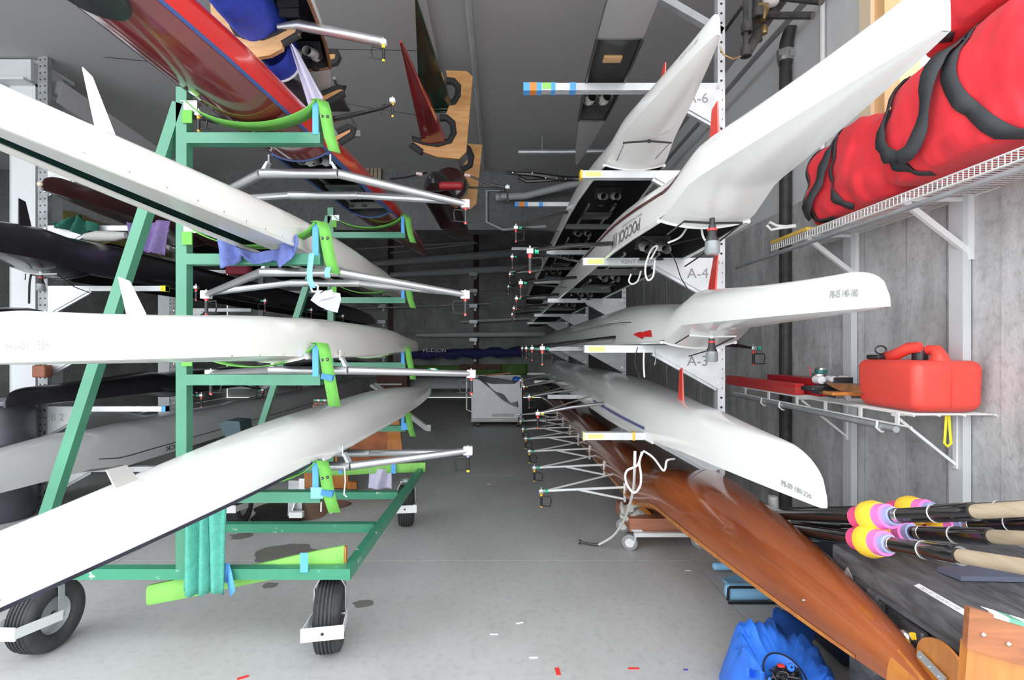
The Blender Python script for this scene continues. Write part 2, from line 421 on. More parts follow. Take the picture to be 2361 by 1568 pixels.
# sprinkler pipework upper right
sk = thing('sprinkler_pipework', 'black iron sprinkler pipes with brass valve in upper right corner', 'pipes', (1.75, 3.8, 4.0))
b = MB()
b.tube([W(1719, -40, 3.4), W(1719, 60, 3.4), W(1720, 128, 3.4)], .017, 10)
b.tube([W(1745, -60, 3.5), W(1747, 95, 3.5)], .030, 12)
b.tube([W(1722, 122, 3.4), W(1755, 65, 3.5), W(1800, 5, 3.6), W(1830, -30, 3.6)], .034, 12)
b.tube([W(1758, 36, 3.5), W(1875, 36, 3.2)], .022, 10)
b.tube([W(1790, -8, 3.5), W(1895, 3, 3.2)], .024, 10)
b.tube([W(1714, 12, 3.4), W(1660, 88, 3.9), W(1652, 98, 4.0)], .012, 8)
part('pipe', b, pipe_b, sk)
b = MB(); b.lathe([(0, -.05), (.03, -.045), (.036, -.01), (.036, .02), (.02, .05), (0, .055)], W(1757, 33, 3.45), (.2, 0, 1), 16)
b.lathe([(0, -.03), (.02, -.03), (.024, 0), (.012, .03), (0, .03)], W(1762, 68, 3.45), (0, 0, 1), 14); b.box(W(1758, 18, 3.45), (.07, .03, .05)); part('valve', b, gold_p if False else mat('tarnished brass', (.35, .24, .10), .4, metal=.8), sk)
b = MB().lathe([(0, -.07), (.07, -.05), (.085, 0), (.07, .05), (0, .07)], W(1775, -12, 3.5), (1, 0, 0), 20); part('gauge', b, white_p, sk)
b = MB(); b.tube([W(1660, 108, 3.4), W(1668, 126, 3.4), W(1690, 136, 3.4), W(1712, 128, 3.4)], .005, 6); part('chain', b, mat('brass wire', (.45, .28, .12), .4, metal=.7), sk)
for q in ((1722, 66), (1720, 120), (1747, 30)):
    part('coupling', MB().lathe([(.02, -.03), (.036, -.03), (.036, .03), (.02, .03)], W(q[0], q[1], 3.4), (0, 0, 1), 12), pipe_b, sk)
# pipes seen under the bulkhead
b = MB().tube([W(1143, 455, 8.1), W(1210, 452, 8.1), W(1300, 430, 7.9), W(1420, 400, 7.4)], .055, 12); tag(part('duct_pipe', b, pipe_g), 'thick grey pipe crossing below the beam behind the racks', 'pipe')
b = MB().tube([W(1162, 440, 8.27), W(1122, 440, 8.27), W(1122, 512, 8.27), W(1160, 530, 8.27), W(1260, 522, 8.0)], .022, 10); tag(part('bent_pipe', b, pipe_g), 'thin grey pipe bent down the face of the beam', 'pipe')
tag(part('hanger_pipe', MB().tube([W(1178, 336, 7.6), W(1290, 330, 7.6), W(1400, 324, 7.6)], .02, 8), conduit), 'thin grey pipe below the ceiling left of the top rack arm', 'pipe')
bx = thing('wall_vent', 'brown slatted timber vent high on the dark beam', 'vent', W(852, 430, 8.22))
b = MB().bb(W(812, 432, 8.27), W(880, 432, 8.27) + Vector((0, .03, .62))); part('back_board', b, brown_w, bx)
for k in range(7):
    x0 = W(816 + k * 9.2, 430, 8.24); b = MB().bb(x0, x0 + Vector((.05, .028, .58))); part('slat', b, mat('weathered slat', (.30, .24, .17), .6, var=.2), bx)
# no lamp fixtures are built overhead

# ================================================================== COLUMN, RACKS
b = MB(); z1 = CEIL
b.bb((-4.98, 5.15, 0), (-4.74, 5.17, z1)); b.bb((-4.74, 5.15, 0), (-4.72, 5.45, z1)); b.bb((-4.98, 5.45, 0), (-4.72, 5.47, z1)); b.bb((-4.98, 5.15, 0), (-4.96, 5.47, z1))
col = thing('steel_column', 'white painted steel column at far left beside the perforated rack post', 'column', (-4.85, 5.3, 0))
part('shaft', b, paint_col, col)
part('cap_plate', MB().bb((-5.1, 5.16, z1 - .03), (-4.70, 5.6, z1)), paint_col, col)
b = MB().bb((-9, 5.1, CEIL - .24), (-4.72, 5.14, CEIL - .02)).bb((-9, 5.02, CEIL - .26), (-4.72, 5.2, CEIL - .235)); tag(part('ceiling_beam', b, paint_col), 'pale steel beam running left from the column top', 'beam')
b = MB().bar((-4.6, 5.2, CEIL - .25), (-3.9, 8.2, CEIL - .95), .16, .14); b.bar((-4.52, 5.2, CEIL - .3), (-3.82, 8.2, CEIL - 1.0), .02, .24)
tag(part('sloping_beam', b, mat('grey painted beam', (.36, .36, .365), .5)), 'grey sloping beam from column top down behind the green stand', 'beam')
tag(part('rear_column', MB().bb((-5.55, 8.2, 0), (-5.3, 8.5, z1)), paint_col), 'grey column farther back beside the second perforated post', 'column')

aged = mat('aged galvanised post', (.30, .31, .32), .5, metal=.3, var=.2, scale=12)
def upright(parent, x, y, z0, z1, facing=1, w=.05, holes=True, m=None):
    """perforated square post: galvanised with rows of holes on near face"""
    part('post', MB().bb((x - w / 2, y - w / 2, z0), (x + w / 2, y + w / 2, z1)), m or galv_w, parent)
    if holes:
        h = MB(); z = z0 + .05
        while z < z1:
            for (ax) in ((x, y - w / 2 - .001),):
                h.tube([(ax[0], ax[1] - .0005, z), (ax[0], ax[1] + .002, z)], .0085, 8)
            z += .066
        part('hole', h, ink, parent, kind='stuff')

def rack_arm(parent, xp, y, z, tip, lab=None, wall=1, endcol=None, tapes=(), hh=.05):
    """cantilever arm with triangular gusset; xp post x, tip = x of the free end"""
    d = -1 if tip < xp else 1
    a = part('arm', MB().bb((min(xp, tip), y - .03, z - hh), (max(xp, tip), y + .03, z)), galv_w, parent)
    g = MB().prism([(xp + .0 * d, y - .034, z), (xp + .62 * d * .75, y - .034, z - .02), (xp + .46 * d, y - .034, z - .05), (xp + .02 * d, y - .034, z - .30), (xp, y - .034, z - .30)], (0, .004, 0))
    gg = part('gusset', g, galv_w, parent)
    part('brace', MB().bar((xp + .47 * d, y - .01, z - .055), (xp + .03 * d, y - .01, z - .30), .03, .03), galv, parent)
    bl = MB()
    for (bx_, bz) in ((.03, -.035), (.03, -.26)):
        bl.cyl((xp + bx_ * d, y - .045, z + bz), (xp + bx_ * d, y - .034, z + bz), .013, 8)
    part('bolt', bl, steel, parent)
    if lab:
        tw = .22
        x0 = xp + (.30 if d > 0 else -.30)
        x0 = (xp - .24) if d < 0 else xp + .08
        text_plane(lab, .10, (x0, y - .0355, z - .14), (1, 0, 0), (0, 0, 1), inkg, gg)
    for (t0, t1, m_) in tapes:
        part('tape', MB().bb((tip + t0, y - .033, z - hh - .003), (tip + t1, y + .033, z + .003)), m_, parent)
    return a

rackA = []
lv = {1: .40, 2: 1.0, 3: 1.6, 4: 2.2, 5: 2.8, 6: 3.4}
for i, (yy, nm) in enumerate(((3.54, 'nearest'), (6.40, 'second'), (9.25, 'third'), (12.1, 'farthest'))):
    rk = thing('boat_rack', nm + ' galvanised upright of the right boat rack with cantilever arms', 'rack', (1.5, yy, 0), 'right boat rack uprights')
    xp = 1.49
    upright(rk, xp, yy, .22 if i == 0 else 0, CEIL if i == 0 else 4.3)
    part('wall_strut', MB().bar((xp, yy + .03, .34), (WX, yy + .03, .34), .04, .04), galv, rk)
    if i == 0:
        part('post_flange', MB().bb((xp - .025, yy + .03, .22), (xp + .03, yy + .045, CEIL)), galv, rk)
    for L in range(2, 7):
        tip = {6: .13, 5: .525, 4: .54, 3: .55, 2: .54, 1: .6}[L]
        z = lv[L] + .02
        tp = []
        if i == 0:
            if L == 6: tp = [(0, .045, tape_blue), (.045, .09, orange_m), (.09, .125, tape_blue), (.19, .22, tape_blue), (.32, .36, tape_blue)]
            if L == 5: tp = [(-.004, .012, gold_p)]
            if L == 2: tp = [(0, .012, fluo), (.34, .355, gold_p)]
        elif L == 6 and i == 1: tp = [(0, .05, tape_blue), (.05, .12, orange_m), (.12, .16, tape_blue), (.3, .35, tape_blue)]
        rack_arm(rk, xp, yy, z, tip, lab=('A-%d' % L) if i == 0 and L in (3, 4, 6) else None, tapes=tp)
        if i == 0 and L in (2, 3, 4, 5):
            part('label', MB().bb((tip + .03, yy - .0315, z - .042), (tip + .14, yy - .0305, z - .008)), fluo, rk, label='yellow green paper label')
        if i == 0 and L == 6: part('label', MB().bb((tip + .13, yy - .0335, z - .04), (tip + .19, yy - .0328, z + .0)), mat('green sticker', (.3, .9, .15), .6), rk, label='bright green sticker')
    if i == 0:
        text_plane('KENT MARTIMER  C', .04, (.80, yy - .0325, lv[4] - .02), (1, 0, 0), (0, 0, 1), inkg, rk)
        part('top_brace', MB().bar((1.49, yy, 4.45), (1.15, yy, 4.15), .02, .02).bar((.98, yy, 4.05 + .03), (1.5, yy, 3.78), .05, .05), galv, rk)

for i, (yy, nm) in enumerate(((5.12, 'nearest'), (8.0, 'second'), (10.9, 'farthest'))):
    rk = thing('boat_rack', nm + ' galvanised post of the left boat rack with arms reaching right', 'rack', (-4.6, yy, 0), 'left boat rack uprights')
    xp = -4.62 if i == 0 else -5.2
    upright(rk, xp, yy, 0, CEIL, m=aged); upright(rk, xp + .055, yy - .01, 0, CEIL, m=aged)
    for L in range(1, 7):
        z = lv[L] + .02
        tp = [(-.04, 0, tape_blue)] if L == 2 and i == 0 else ([(-.05, 0, yellow_p)] if L == 4 and i == 0 else [])
        rack_arm(rk, xp + .03, yy, z, xp + 1.25, lab='B %d' % L if i == 0 and L == 2 else None, tapes=tp)
tag(part('brown_bracket_cover', MB().rbox(W(98, 856, 5.0), (.13, .10, .12), .015), brownb), 'small rust brown box clamped on left rack post', 'box')

# ================================================================== BOATS (all stored hull up)
class Boat:
    def __init__(s, label, P0, P1, B=.28, D=.26, e0=.14, e1=.12, ent=3.2, rise=.09, c0=2.0, c1=None, hull=white, deck=None, inner=black_in,
                 name='rowing_shell', crown=.30, group=None, round_r=.22, f=.35, p=.72, trim=None, cap=True, we=.9, tr=.35, wedge=False, hk=0):
        s.P0 = Vector(P0); s.P1 = Vector(P1); s.L = (s.P1 - s.P0).length; s.dir = (s.P1 - s.P0).normalized()
        s.side = Vector((s.dir.y, -s.dir.x, 0)).normalized()
        s.B, s.D, s.e0, s.e1, s.ent, s.rise = B, D, e0, e1, ent, rise
        s.c0 = c0; s.c1 = s.L - (c1 if c1 is not None else c0); s.p = p; s.rr = round_r; s.f = f; s.crown = crown; s.we = we; s.tr = tr; s.wedge = wedge; s.hk = hk
        s.root = thing(name, label, 'boat', s.P0 + s.dir * s.L / 2, group)
        s.hullm = hull
        N = []
        x = 0
        while x < s.L:
            N.append(x); e = min(x, s.L - x); x += .02 if e < .22 else (.09 if e < 1 else .22)
        N.append(s.L); s.st = N
        nt = 26
        def sec(x, off=0): return [s.pt(x, PI * k / nt, off) for k in range(nt + 1)]
        mb = MB(); vs = []
        for x in N: vs += sec(x)
        n1 = nt + 1
        fs = [(i * n1 + k, i * n1 + k + 1, (i + 1) * n1 + k + 1, (i + 1) * n1 + k) for i in range(len(N) - 1) for k in range(nt)]
        fs.append(tuple(range(n1))); fs.append(tuple((len(N) - 1) * n1 + k for k in range(n1)))
        mb.add(vs, fs); s.hull = part('hull', mb, hull, s.root, sharp=40)
        dm = deck or hull
        for (a, bb_) in ((0, s.c0), (s.c1, s.L)):
            xs = [x for x in N if a < x < bb_] + [a, bb_]; xs.sort()
            vs = []; nd = 10
            for x in xs:
                for k in range(nd + 1):
                    u = k / nd * 2 - 1; vs.append(s.dk(x, u))
            fs = [(i * (nd + 1) + k, i * (nd + 1) + k + 1, (i + 1) * (nd + 1) + k + 1, (i + 1) * (nd + 1) + k) for i in range(len(xs) - 1) for k in range(nd)]
            m2 = MB().add(vs, fs); part('deck', m2, dm, s.root)
            # bulkhead
            xx = bb_ if a == 0 else a
            ring = [s.pt(xx, PI * k / nt, -.006) for k in range(nt + 1)] + [s.dk(xx, -1 + 2 * k / nd) for k in range(1, nd)]
            part('bulkhead', MB().add(ring, [tuple(range(len(ring)))]), inner, s.root)
        xs = [x for x in N if s.c0 < x < s.c1] + [s.c0, s.c1]; xs.sort()
        vs = []
        for x in xs: vs += [s.pt(x, PI * k / nt, -.014) for k in range(nt + 1)]
        fs = [(i * n1 + k, i * n1 + k + 1, (i + 1) * n1 + k + 1, (i + 1) * n1 + k) for i in range(len(xs) - 1) for k in range(nt)]
        part('inner_shell', MB().add(vs, fs), inner, s.root)
        tm = trim or hull
        for a in (0, PI):
            mb = MB().tube([s.pt(x, a, 0) + Vector((0, 0, -.004)) for x in xs[::2] + [xs[-1]]], .011, 6)
            part('gunwale', mb, tm, s.root)
        for xx in (s.c0, s.c1):
            mb = MB().tube([s.dk(xx, -1 + 2 * k / 12) for k in range(13)], .008, 6); part('coaming', mb, tm, s.root)
    def w(s, x):
        if s.wedge: return .006 + (s.B - .006) * x / s.L
        e = min(x, s.L - x); a = min(1, e / s.ent); return .012 + (s.B - .012) * math.sin(a * PI / 2) ** s.we
    def h(s, x):
        e = min(x, s.L - x); ee = s.e0 if x < s.L / 2 else s.e1
        v = ee + (s.D - ee) * (x / s.L if s.wedge else (1 - math.exp(-e / s.hk) if s.hk else smooth(e / s.ent * .9)))
        if s.wedge: e = x
        if e < s.rr: v *= s.f + (1 - s.f) * math.sqrt(max(0, 1 - (1 - e / s.rr) ** 2))
        return v
    def zg(s, x):
        r = 1 - smooth((min(x, 1e9) - (s.c0 - s.tr)) / s.tr) if x < s.L / 2 else smooth((x - s.c1) / s.tr)
        return s.rise * r
    def base(s, x): return s.P0 + s.dir * x + Vector((0, 0, s.zg(x)))
    def pt(s, x, a, off=0):
        w_ = max(.003, s.w(x) + off); h_ = max(.01, s.h(x) - s.zg(x) * .0 + off)
        c, si = math.cos(a), math.sin(a)
        cx = math.copysign(abs(c) ** s.p, c); sz = max(0, si) ** .8
        return s.base(x) + s.side * (cx * w_) + Vector((0, 0, sz * h_))
    def dk(s, x, u):
        w_ = s.w(x); return s.base(x) + s.side * (u * w_) + Vector((0, 0, -s.crown * w_ * (1 - u * u) * .55))
    def ang(s, zf): return math.asin(max(0, min(1, zf)) ** 1.25)
    def surf(s, x, zf, sd, off=.003):      # sd = -1 for the left side, +1 right
        a = s.ang(zf); a = a if sd > 0 else PI - a
        return s.pt(x, a, off)
    def band(s, x0, x1, z0, z1, sd, m, name='stripe', label=None, taper=False, n=None):
        n = n or max(6, int(abs(x1 - x0) / .12))
        def fn(u, v):
            x = x0 + (x1 - x0) * u; zz = z0 + (z1 - z0) * ((v - .5) * (1 - u if taper else 1) + .5)
            return s.surf(x, zz, sd, .003)
        return part(name, MB().grid(fn, n, 3), m, s.root, label=label)
    def text(s, body, x0, z0, wid, hgt, sd, flip=False, m=inkg, label=None, off=.0035):
        """wid metres along the hull, hgt as fraction of hull height. flip = upside down"""
        vs, fs = text_geo(body, 1.0, bold=.012, cut=.05); xm = max(v.x for v in vs); ym = max(v.y for v in vs)
        def fn(v):
            u = v.x / xm; q = v.y / ym
            if flip: u = 1 - u; q = 1 - q
            x = x0 - wid * u if sd < 0 else x0 + wid * u
            return s.surf(x, z0 + hgt * q, sd, off)
        return part('lettering', MB().add([fn(v) for v in vs], fs), m, s.root, label=label)
    def fin(s, x, hgt, chord, m, lean=0.0, th=.006, sweep=.5):
        """skeg on the keel pointing up; lean moves the tip along the boat"""
        k = s.pt(x, PI / 2); k2 = s.pt(x + chord, PI / 2)
        t0 = k + Vector((0, 0, hgt)) + s.dir * (lean); t1 = t0 + s.dir * chord * sweep - Vector((0, 0, hgt * .06))
        dn = Vector((0, 0, -.03)); o = s.side * th
        mb = MB().add([k + dn - o, k2 + dn - o, t1 - o * .5, t0 - o * .5, k + dn + o, k2 + dn + o, t1 + o * .5, t0 + o * .5],
                      [(0, 1, 2, 3), (7, 6, 5, 4), (0, 4, 5, 1), (1, 5, 6, 2), (2, 6, 7, 3), (3, 7, 4, 0)])
        return part('fin', mb, m, s.root)
    def knobs(s, x0, x1, n, sd=1, z=.04):
        mb = MB()
        for k in range(n):
            mb.sph(s.surf(x0 + (x1 - x0) * k / (n - 1), z, sd, .004), .005, 6, 4)
        part('rivet', mb, steel, s.root)
    # ---- fittings seen from below
    def station(s, x, shoes=shoe_w, seat=True, scl=1.0):
        z = s.P0 + s.dir * x
        ft = MB().box(z + Vector((0, 0, .07)), (.22, .02, .10), Matrix.Rotation(R(40), 3, 'X')); fo = part('footboard', ft, black_in, s.root)
        for sd in (-1, 1):
            c = z + s.side * (.055 * sd) + Vector((0, -.02, .0))
            mb = MB().grid(lambda u, v: c + Vector((math.cos(v * 2 * PI) * .036 * (1 - .35 * abs(u - .45)) * scl, (u - .5) * .24 + .02, math.sin(v * 2 * PI) * (.03 + .018 * (u > .6)) * scl)) + Vector((0, 0, u * .1)), 8, 12)
            sh = part('shoe', mb, shoes, s.root)
            part('shoe_opening', MB().lathe([(0, .0), (.022, .0), (.026, -.008), (.02, -.012), (0, -.012)], c + Vector((0, .045, -.03)), (0, 0, 1), 12), ink, sh)
        if seat:
            for sd in (-1, 1):
                part('track', MB().bar(z + s.side * .12 * sd + s.dir * .25 + Vector((0, 0, .04)), z + s.side * .12 * sd + s.dir * .95 + Vector((0, 0, .04)), .018, .02), alu, s.root)
            part('seat', MB().rbox(z + s.dir * .55 + Vector((0, 0, .015)), (.27, .22, .02), .009), mat('seat carbon', (.05, .05, .055), .3), s.root)
            part('cross_brace', MB().bar(z - s.side * s.w(x) * .9 + s.dir * 1.05 + Vector((0, 0, .03)), z + s.side * s.w(x) * .9 + s.dir * 1.05 + Vector((0, 0, .03)), .03, .05), tm_alias(s), s.root)
    def sweep_rigger(s, x, sd=-1, reach=.55, style='carbon', back=.55, lockside=1, drop=.04, dz=.0, collar=green_p, washer=red_p, lock=plastic_b, fwd=0):
        g = s.base(x) + s.side * s.w(x) * sd + Vector((0, 0, .05 + dz)); g2 = s.base(x + back) + s.side * s.w(x + back) * sd + Vector((0, 0, .05 + dz))
        tip = s.base(x) + s.side * (s.w(x) + reach) * sd + Vector((0, 0, -drop + dz)) + s.dir * fwd
        bm_ = {'carbon': carbon, 'white': whitemetal, 'alu': alu}[style]
        mb = MB()
        if style == 'white':
            q = g + (tip - g) * .62
            low = g + Vector((0, 0, -.10)); mb.tube([g, tip], .011, 8); mb.tube([low, g + (tip - g) * .55 + Vector((0, 0, -.004))], .010, 8); mb.tube([g2, tip + (g - tip) * .05], .009, 8)
            mb.bar(low + Vector((0, -.01, -.02)), g + Vector((0, -.01, .04)), .02, .02)
        else:
            mb.tube([g, g + (tip - g) * .5 + Vector((0, 0, .01)), tip], [.022, .02, .014], 10, flat=.7); mb.tube([g2, tip], .009, 8)
        rg = part('rigger', mb, bm_, s.root)
        oarlock(rg, tip, lockside, collar, washer, lock, frame=lock)
        return rg
    def bow_ball(s, near=True, m=white_p):
        p = s.base(0 if near else s.L) + Vector((0, 0, .04)) - s.dir * .02 * (1 if near else -1)
        part('bow_ball', MB().sph(p, .022, 10, 8), m, s.root)
dim_brace = mat('dim grey brace', (.20, .20, .20), .4)
def tm_alias(s): return dim_brace

def oarlock(parent, tip, sd=1, collar=green_p, washer=red_p, lock=plastic_b, frame=None, dy=-.02, scale=1.0, bottom=None):
    """pin hanging down from the rigger tip, coloured washers, and the square gate"""
    tip = Vector(tip); k = scale
    part('pin', MB().cyl(tip + Vector((0, 0, .035 * k)), tip + Vector((0, 0, -.14 * k)), .006 * k, 10), steel, parent)
    part('tip_block', MB().rbox(tip, (.045 * k, .045 * k, .036 * k), .006), white_p if collar is None else alu, parent)
    if collar: part('collar', MB().cyl(tip + Vector((.03 * sd, 0, 0)), tip + Vector((.055 * sd, 0, 0)), .016 * k, 12), collar, parent)
    part('washer', MB().cyl(tip + Vector((0, 0, -.02 * k)), tip + Vector((0, 0, -.04 * k)), .013 * k, 12), washer, parent)
    part('washer', MB().cyl(tip + Vector((0, 0, -.125 * k)), tip + Vector((0, 0, -.136 * k)), .011 * k, 12), bottom or washer, parent)
    a = tip + Vector((0, 0, -.045 * k)); ln = .075 * k * sd
    pts = [a, a + Vector((ln, dy, .002)), a + Vector((ln * 1.08, dy, -.03 * k)), a + Vector((ln * .95, dy, -.078 * k)), a + Vector((0, 0, -.078 * k))]
    ob = MB().tube(pts, .0055 * k, 8); ob.cyl(a, a + Vector((0, 0, -.08 * k)), .011 * k, 10)
    ob.cyl(pts[3] + Vector((-.008, 0, 0)), pts[3] + Vector((.022 * sd, 0, 0)), .004 * k, 6)
    part('oarlock', ob, lock, parent)

# ---- right rack eights
r0 = Boat('white eight hull up on the A-6 side, topmost white shell of right rack', (.90, 2.16, 2.86), (.80, 15.6, 2.84), B=.27, D=.30, e0=.11, c0=1.35, rise=.06, ent=2.6, hull=white, round_r=.06, f=.8)
r1 = Boat('long white eight with maroon stripe and inverted lettering, second from top of right rack', (.965, 1.12, 2.215), (.93, 16.1, 2.24), B=.27, D=.33, e0=.14, c0=1.35, rise=.08, ent=2.4, hull=white, round_r=.05, f=.8)
r2 = Boat('white eight with red arrow mark marked P8-05, third from top of right rack', (1.195, 1.60, 1.64), (1.19, 16.2, 1.64), B=.285, D=.33, e0=.13, c0=1.55, rise=.09, ent=2.8, tr=.25, hull=white, round_r=.17, f=.35)
r3 = Boat('white eight marked P8-09 with white cable hanging, just above the wooden boat', (1.20, 1.92, 1.03 - .05), (1.17, 16.2, 1.01), B=.29, D=.34, e0=.20, c0=1.45, rise=.02, ent=2.8, hull=white, round_r=.30, f=.30)
r4 = Boat('varnished wooden shell at bottom of right rack with brown rudder', (1.345, 1.53, .385), (1.21, 15.8, .36), B=.31, D=.30, e0=.05, hk=.65, c0=2.5, rise=.105, tr=.5, ent=3.0, we=.74, hull=varnish, deck=varnish_l, inner=varnish_s, round_r=.26, f=.10, trim=varnish_l)
r0.fin(.70, .13, .10, fin_red, -.02); r1.fin(1.17, .24, .12, fin_red, .02); r2.fin(1.30, .19, .12, fin_red, -.04); r3.fin(1.50, .22, .10, fin_red, .02)
r0.text('P4-07 155-185', .28, .42, .16, .14, -1, m=mat('faint letters', (.45, .45, .44), .6))
r2.text('P8-05 140-180', .20, .33, .115, .20, -1)
r3.text('P8-09 180-220', .20, .16, .16, .12, -1)
r1.text('POCOCK', 2.02, .05, .42, .24, -1, flip=True, m=mat('grey shell lettering', (.16, .15, .15), .5))
r1.text('RACING SHELLS', 1.95, .33, .36, .06, -1, flip=True)
for k in range(3): r1.band(2.06 + k * .04, 2.075 + k * .04, .05, .33, -1, mat('grey shell lettering', (.1, .1, .1), .5), n=4)
mar = mat('maroon stripe', (.09, .02, .025), .35)
r1.band(3.6, 1.35, .52, .60, -1, mar, taper=False); r1.band(1.35, 1.05, .50, .62, -1, mar, taper=True)
r2.band(7.5, 2.2, .52, .535, -1, ink); r2.band(6.0, 2.3, .48, .485, -1, ink)
# red arrow
def arrow(b_, x0):
    pts = [(0, .5), (.10, .72), (.09, .60), (.20, .80), (.22, .28), (.13, .30), (.12, .12), (.0, .5)]
    vs = [b_.surf(x0 - q[0] * 1.75, .04 + q[1] * .34, -1, .008) for q in pts[:-1]]
    part('arrow_mark', MB().add(vs, [tuple(range(len(vs)))]), mat('signal red', (.65, .02, .02), .4), b_.root)
arrow(r2, 2.08)
r3.band(3.3, 1.6, .20, .27, -1, mat('slate blue stripe', (.12, .13, .3), .4), taper=False)
# rudder and brackets of wood boat
b = MB(); cc = Vector((1.352, 1.585, .605))
b.prism([cc + Vector((0, .095 * math.cos(a), .085 * math.sin(a))) for a in [i * 2 * PI / 36 for i in range(36)]], (.008, 0, 0))
ru = part('rudder', b, varnish_l, r4.root)
b = MB().bar((1.343, 1.66, .61), (1.343, 1.56, .585), .008, .024)
for k in range(3): b.sph((1.338, 1.575 + k * .035, .589 + k * .009), .004, 6, 4)
part('rudder_bracket', b, galv, r4.root)
r4.band(.02, .18, .03, .97, -1, varnish_l, name='stem_band'); r4.band(.02, .18, .03, .97, 1, varnish_l, name='stem_band')
r4.band(.3, 6.5, .0, .09, -1, varnish_l, name='rub_rail')
part('rivet', MB().sph(r4.surf(.55, .45, -1), .006, 8, 6), steel, r4.root)
# riggers on the left of the right rack
for k, x in enumerate((2.15, 3.75, 5.3, 6.9, 8.4)): r1.sweep_rigger(x, -1, reach=.53, back=.8, drop=.0 if k else .0)
for k, x in enumerate((2.05, 3.6, 5.1, 6.7)): r0.sweep_rigger(x + .7, -1, reach=.5, back=.8, drop=.1)
for k, x in enumerate((2.3, 3.8, 5.3, 6.9)): r2.sweep_rigger(x + .3, -1, reach=.60, back=.8, dz=.0)
for k, x in enumerate((2.75, 4.3, 5.9, 7.4)): r3.sweep_rigger(x, -1, reach=.60, style='alu', back=.7, dz=.06, washer=red_p, collar=yellow_p)
for k, x in enumerate((2.78, 3.62, 4.45, 5.3, 6.1, 6.95, 7.8)): r4.sweep_rigger(x, -1, reach=.70, style='white', back=.45, dz=.0, drop=-.02, washer=gold_p)
r2.sweep_rigger(2.5, 1, reach=.52, back=.7); r3.sweep_rigger(2.9, 1, reach=.5, back=.7, collar=yellow_p); r4.sweep_rigger(2.7, 1, reach=.45, back=.7)
for bt in (r0, r1):
    for x in (2.2, 3.6, 5.0, 6.4): bt.station(x)
# red tip light/rudder assembly hanging from R1 and R2 decks
def rudder_fit(bt, x, lab, m_):
    p = bt.base(x) + Vector((0, 0, -bt.crown * bt.w(x) * .55))
    yk = part('rudder_yoke', MB().tube([p + Vector((-.13, .0, -.012)), p + Vector((0, 0, -.02)), p + Vector((.14, 0, -.018))], .006, 6).cyl(p + Vector((0, 0, .02)), p + Vector((0, 0, -.04)), .012, 10), m_, bt.root)
    lt = part('stern_light', MB().lathe([(0, 0), (.016, 0), (.02, -.05), (.03, -.07), (.03, -.075), (0, -.075)], p + Vector((.0, 0, -.03)), (0, 0, 1), 16), darkmetal, bt.root)
    part('light_lens', MB().lathe([(0, -.075), (.032, -.075), (.034, -.125), (.028, -.135), (0, -.136)], p + Vector((0, 0, -.03)), (0, 0, 1), 18), plastic_c, lt)
    part('washer', MB().cyl(p + Vector((0, 0, -.045)), p + Vector((0, 0, -.055)), .022, 12), red_p, lt)
    part('steering_line', MB().tube([p + Vector((-.13, 0, -.012)), p + Vector((-.19, .06, -.06))], .004, 6), ink, yk); c = MB(); c.tube([p + Vector((.14, 0, -.018)), p + Vector((.08, .25, -.10)), p + Vector((.05, .5, -.14))], .004, 6)
    part('steering_line', c, ink, yk)
rudder_fit(r1, 1.25, '', plastic_b); rudder_fit(r2, 1.35, '', whitemetal)
p = r0.base(1.0) + Vector((0, 0, -.04)); b = MB().tube([p + Vector((-.16, 0, -.01)), p + Vector((0, 0, 0)), p + Vector((.14, 0, -.01))], .006, 6); b.sph(p, .012, 8, 5)
yk = part('rudder_yoke', b, plastic_b, r0.root)
part('steering_line', MB().tube([p + Vector((-.15, 0, -.01)), p + Vector((-.14, .33, -.03))], .002, 5), ink, yk)
part('steering_line', MB().tube([p + Vector((.13, 0, -.01)), p + Vector((.10, .33, -.03))], .002, 5), ink, yk)
# A-7: dark grey shell on the top arm seen from beneath
r7 = Boat('grey decked shell with black edge and white shoes on the topmost right arms', (.645, .9, 3.43), (.72, 5.1, 3.43), B=.135, D=.14, e0=.06, c0=2.12, c1=1.0, rise=0, ent=1.9, hull=black_gel, deck=mat('grey shell deck', (.30, .30, .305), .35, coat=.3), inner=mat('dim grey liner', (.09, .09, .09), .35, coat=.3), trim=black_gel, crown=.1)
r7.station(2.93, mat('old white shoe', (.75, .73, .68), .6, var=.1, scale=20), scl=1.25, seat=False)
part('wood_seat', MB().rbox((.69, 3.27, 3.45), (.12, .07, .02), .008), ply_l, r7.root)

# ---- left stand boats
l0 = Boat('glossy red and maroon scull with blue edge stripe in top green sling', (-1.44, .35, 2.80), (-1.07, 6.9, 2.84), B=.175, D=.24, e0=.12, c0=2.85, c1=2.3, rise=.0, ent=2.3, hull=red_gel, deck=darkred, trim=navy, name='racing_scull', crown=.5, p=.62)
l1 = Boat('ivory scull with fin, in second sling from top of the green stand', (-1.25, .45, 2.125), (-1.13, 6.2, 2.13), B=.15, D=.205, e0=.09, c0=.45, c1=2.0, rise=.02, ent=2.6, we=1.25, hull=cream, deck=deck_grey, name='racing_scull', crown=.1, p=.6, inner=mat('dark green liner', (.02, .06, .05), .15, coat=.6))
l2 = Boat('ivory scull marked H1-01 150+, in third sling of the green stand', (-1.24, 1.12, 1.555), (-1.02, 6.0, 1.56), B=.17, D=.22, e0=.13, c0=1.5, c1=1.9, rise=.01, ent=1.9, hull=cream, name='racing_scull', p=.6)
l3 = Boat('white scull with dark edge tape, in lowest sling of the green stand', (-1.27, .72, .985), (-.94, 6.5, 1.03), B=.175, D=.23, e0=.14, c0=2.05, c1=2.0, rise=.0, ent=2.1, hull=white, name='racing_scull', p=.6)
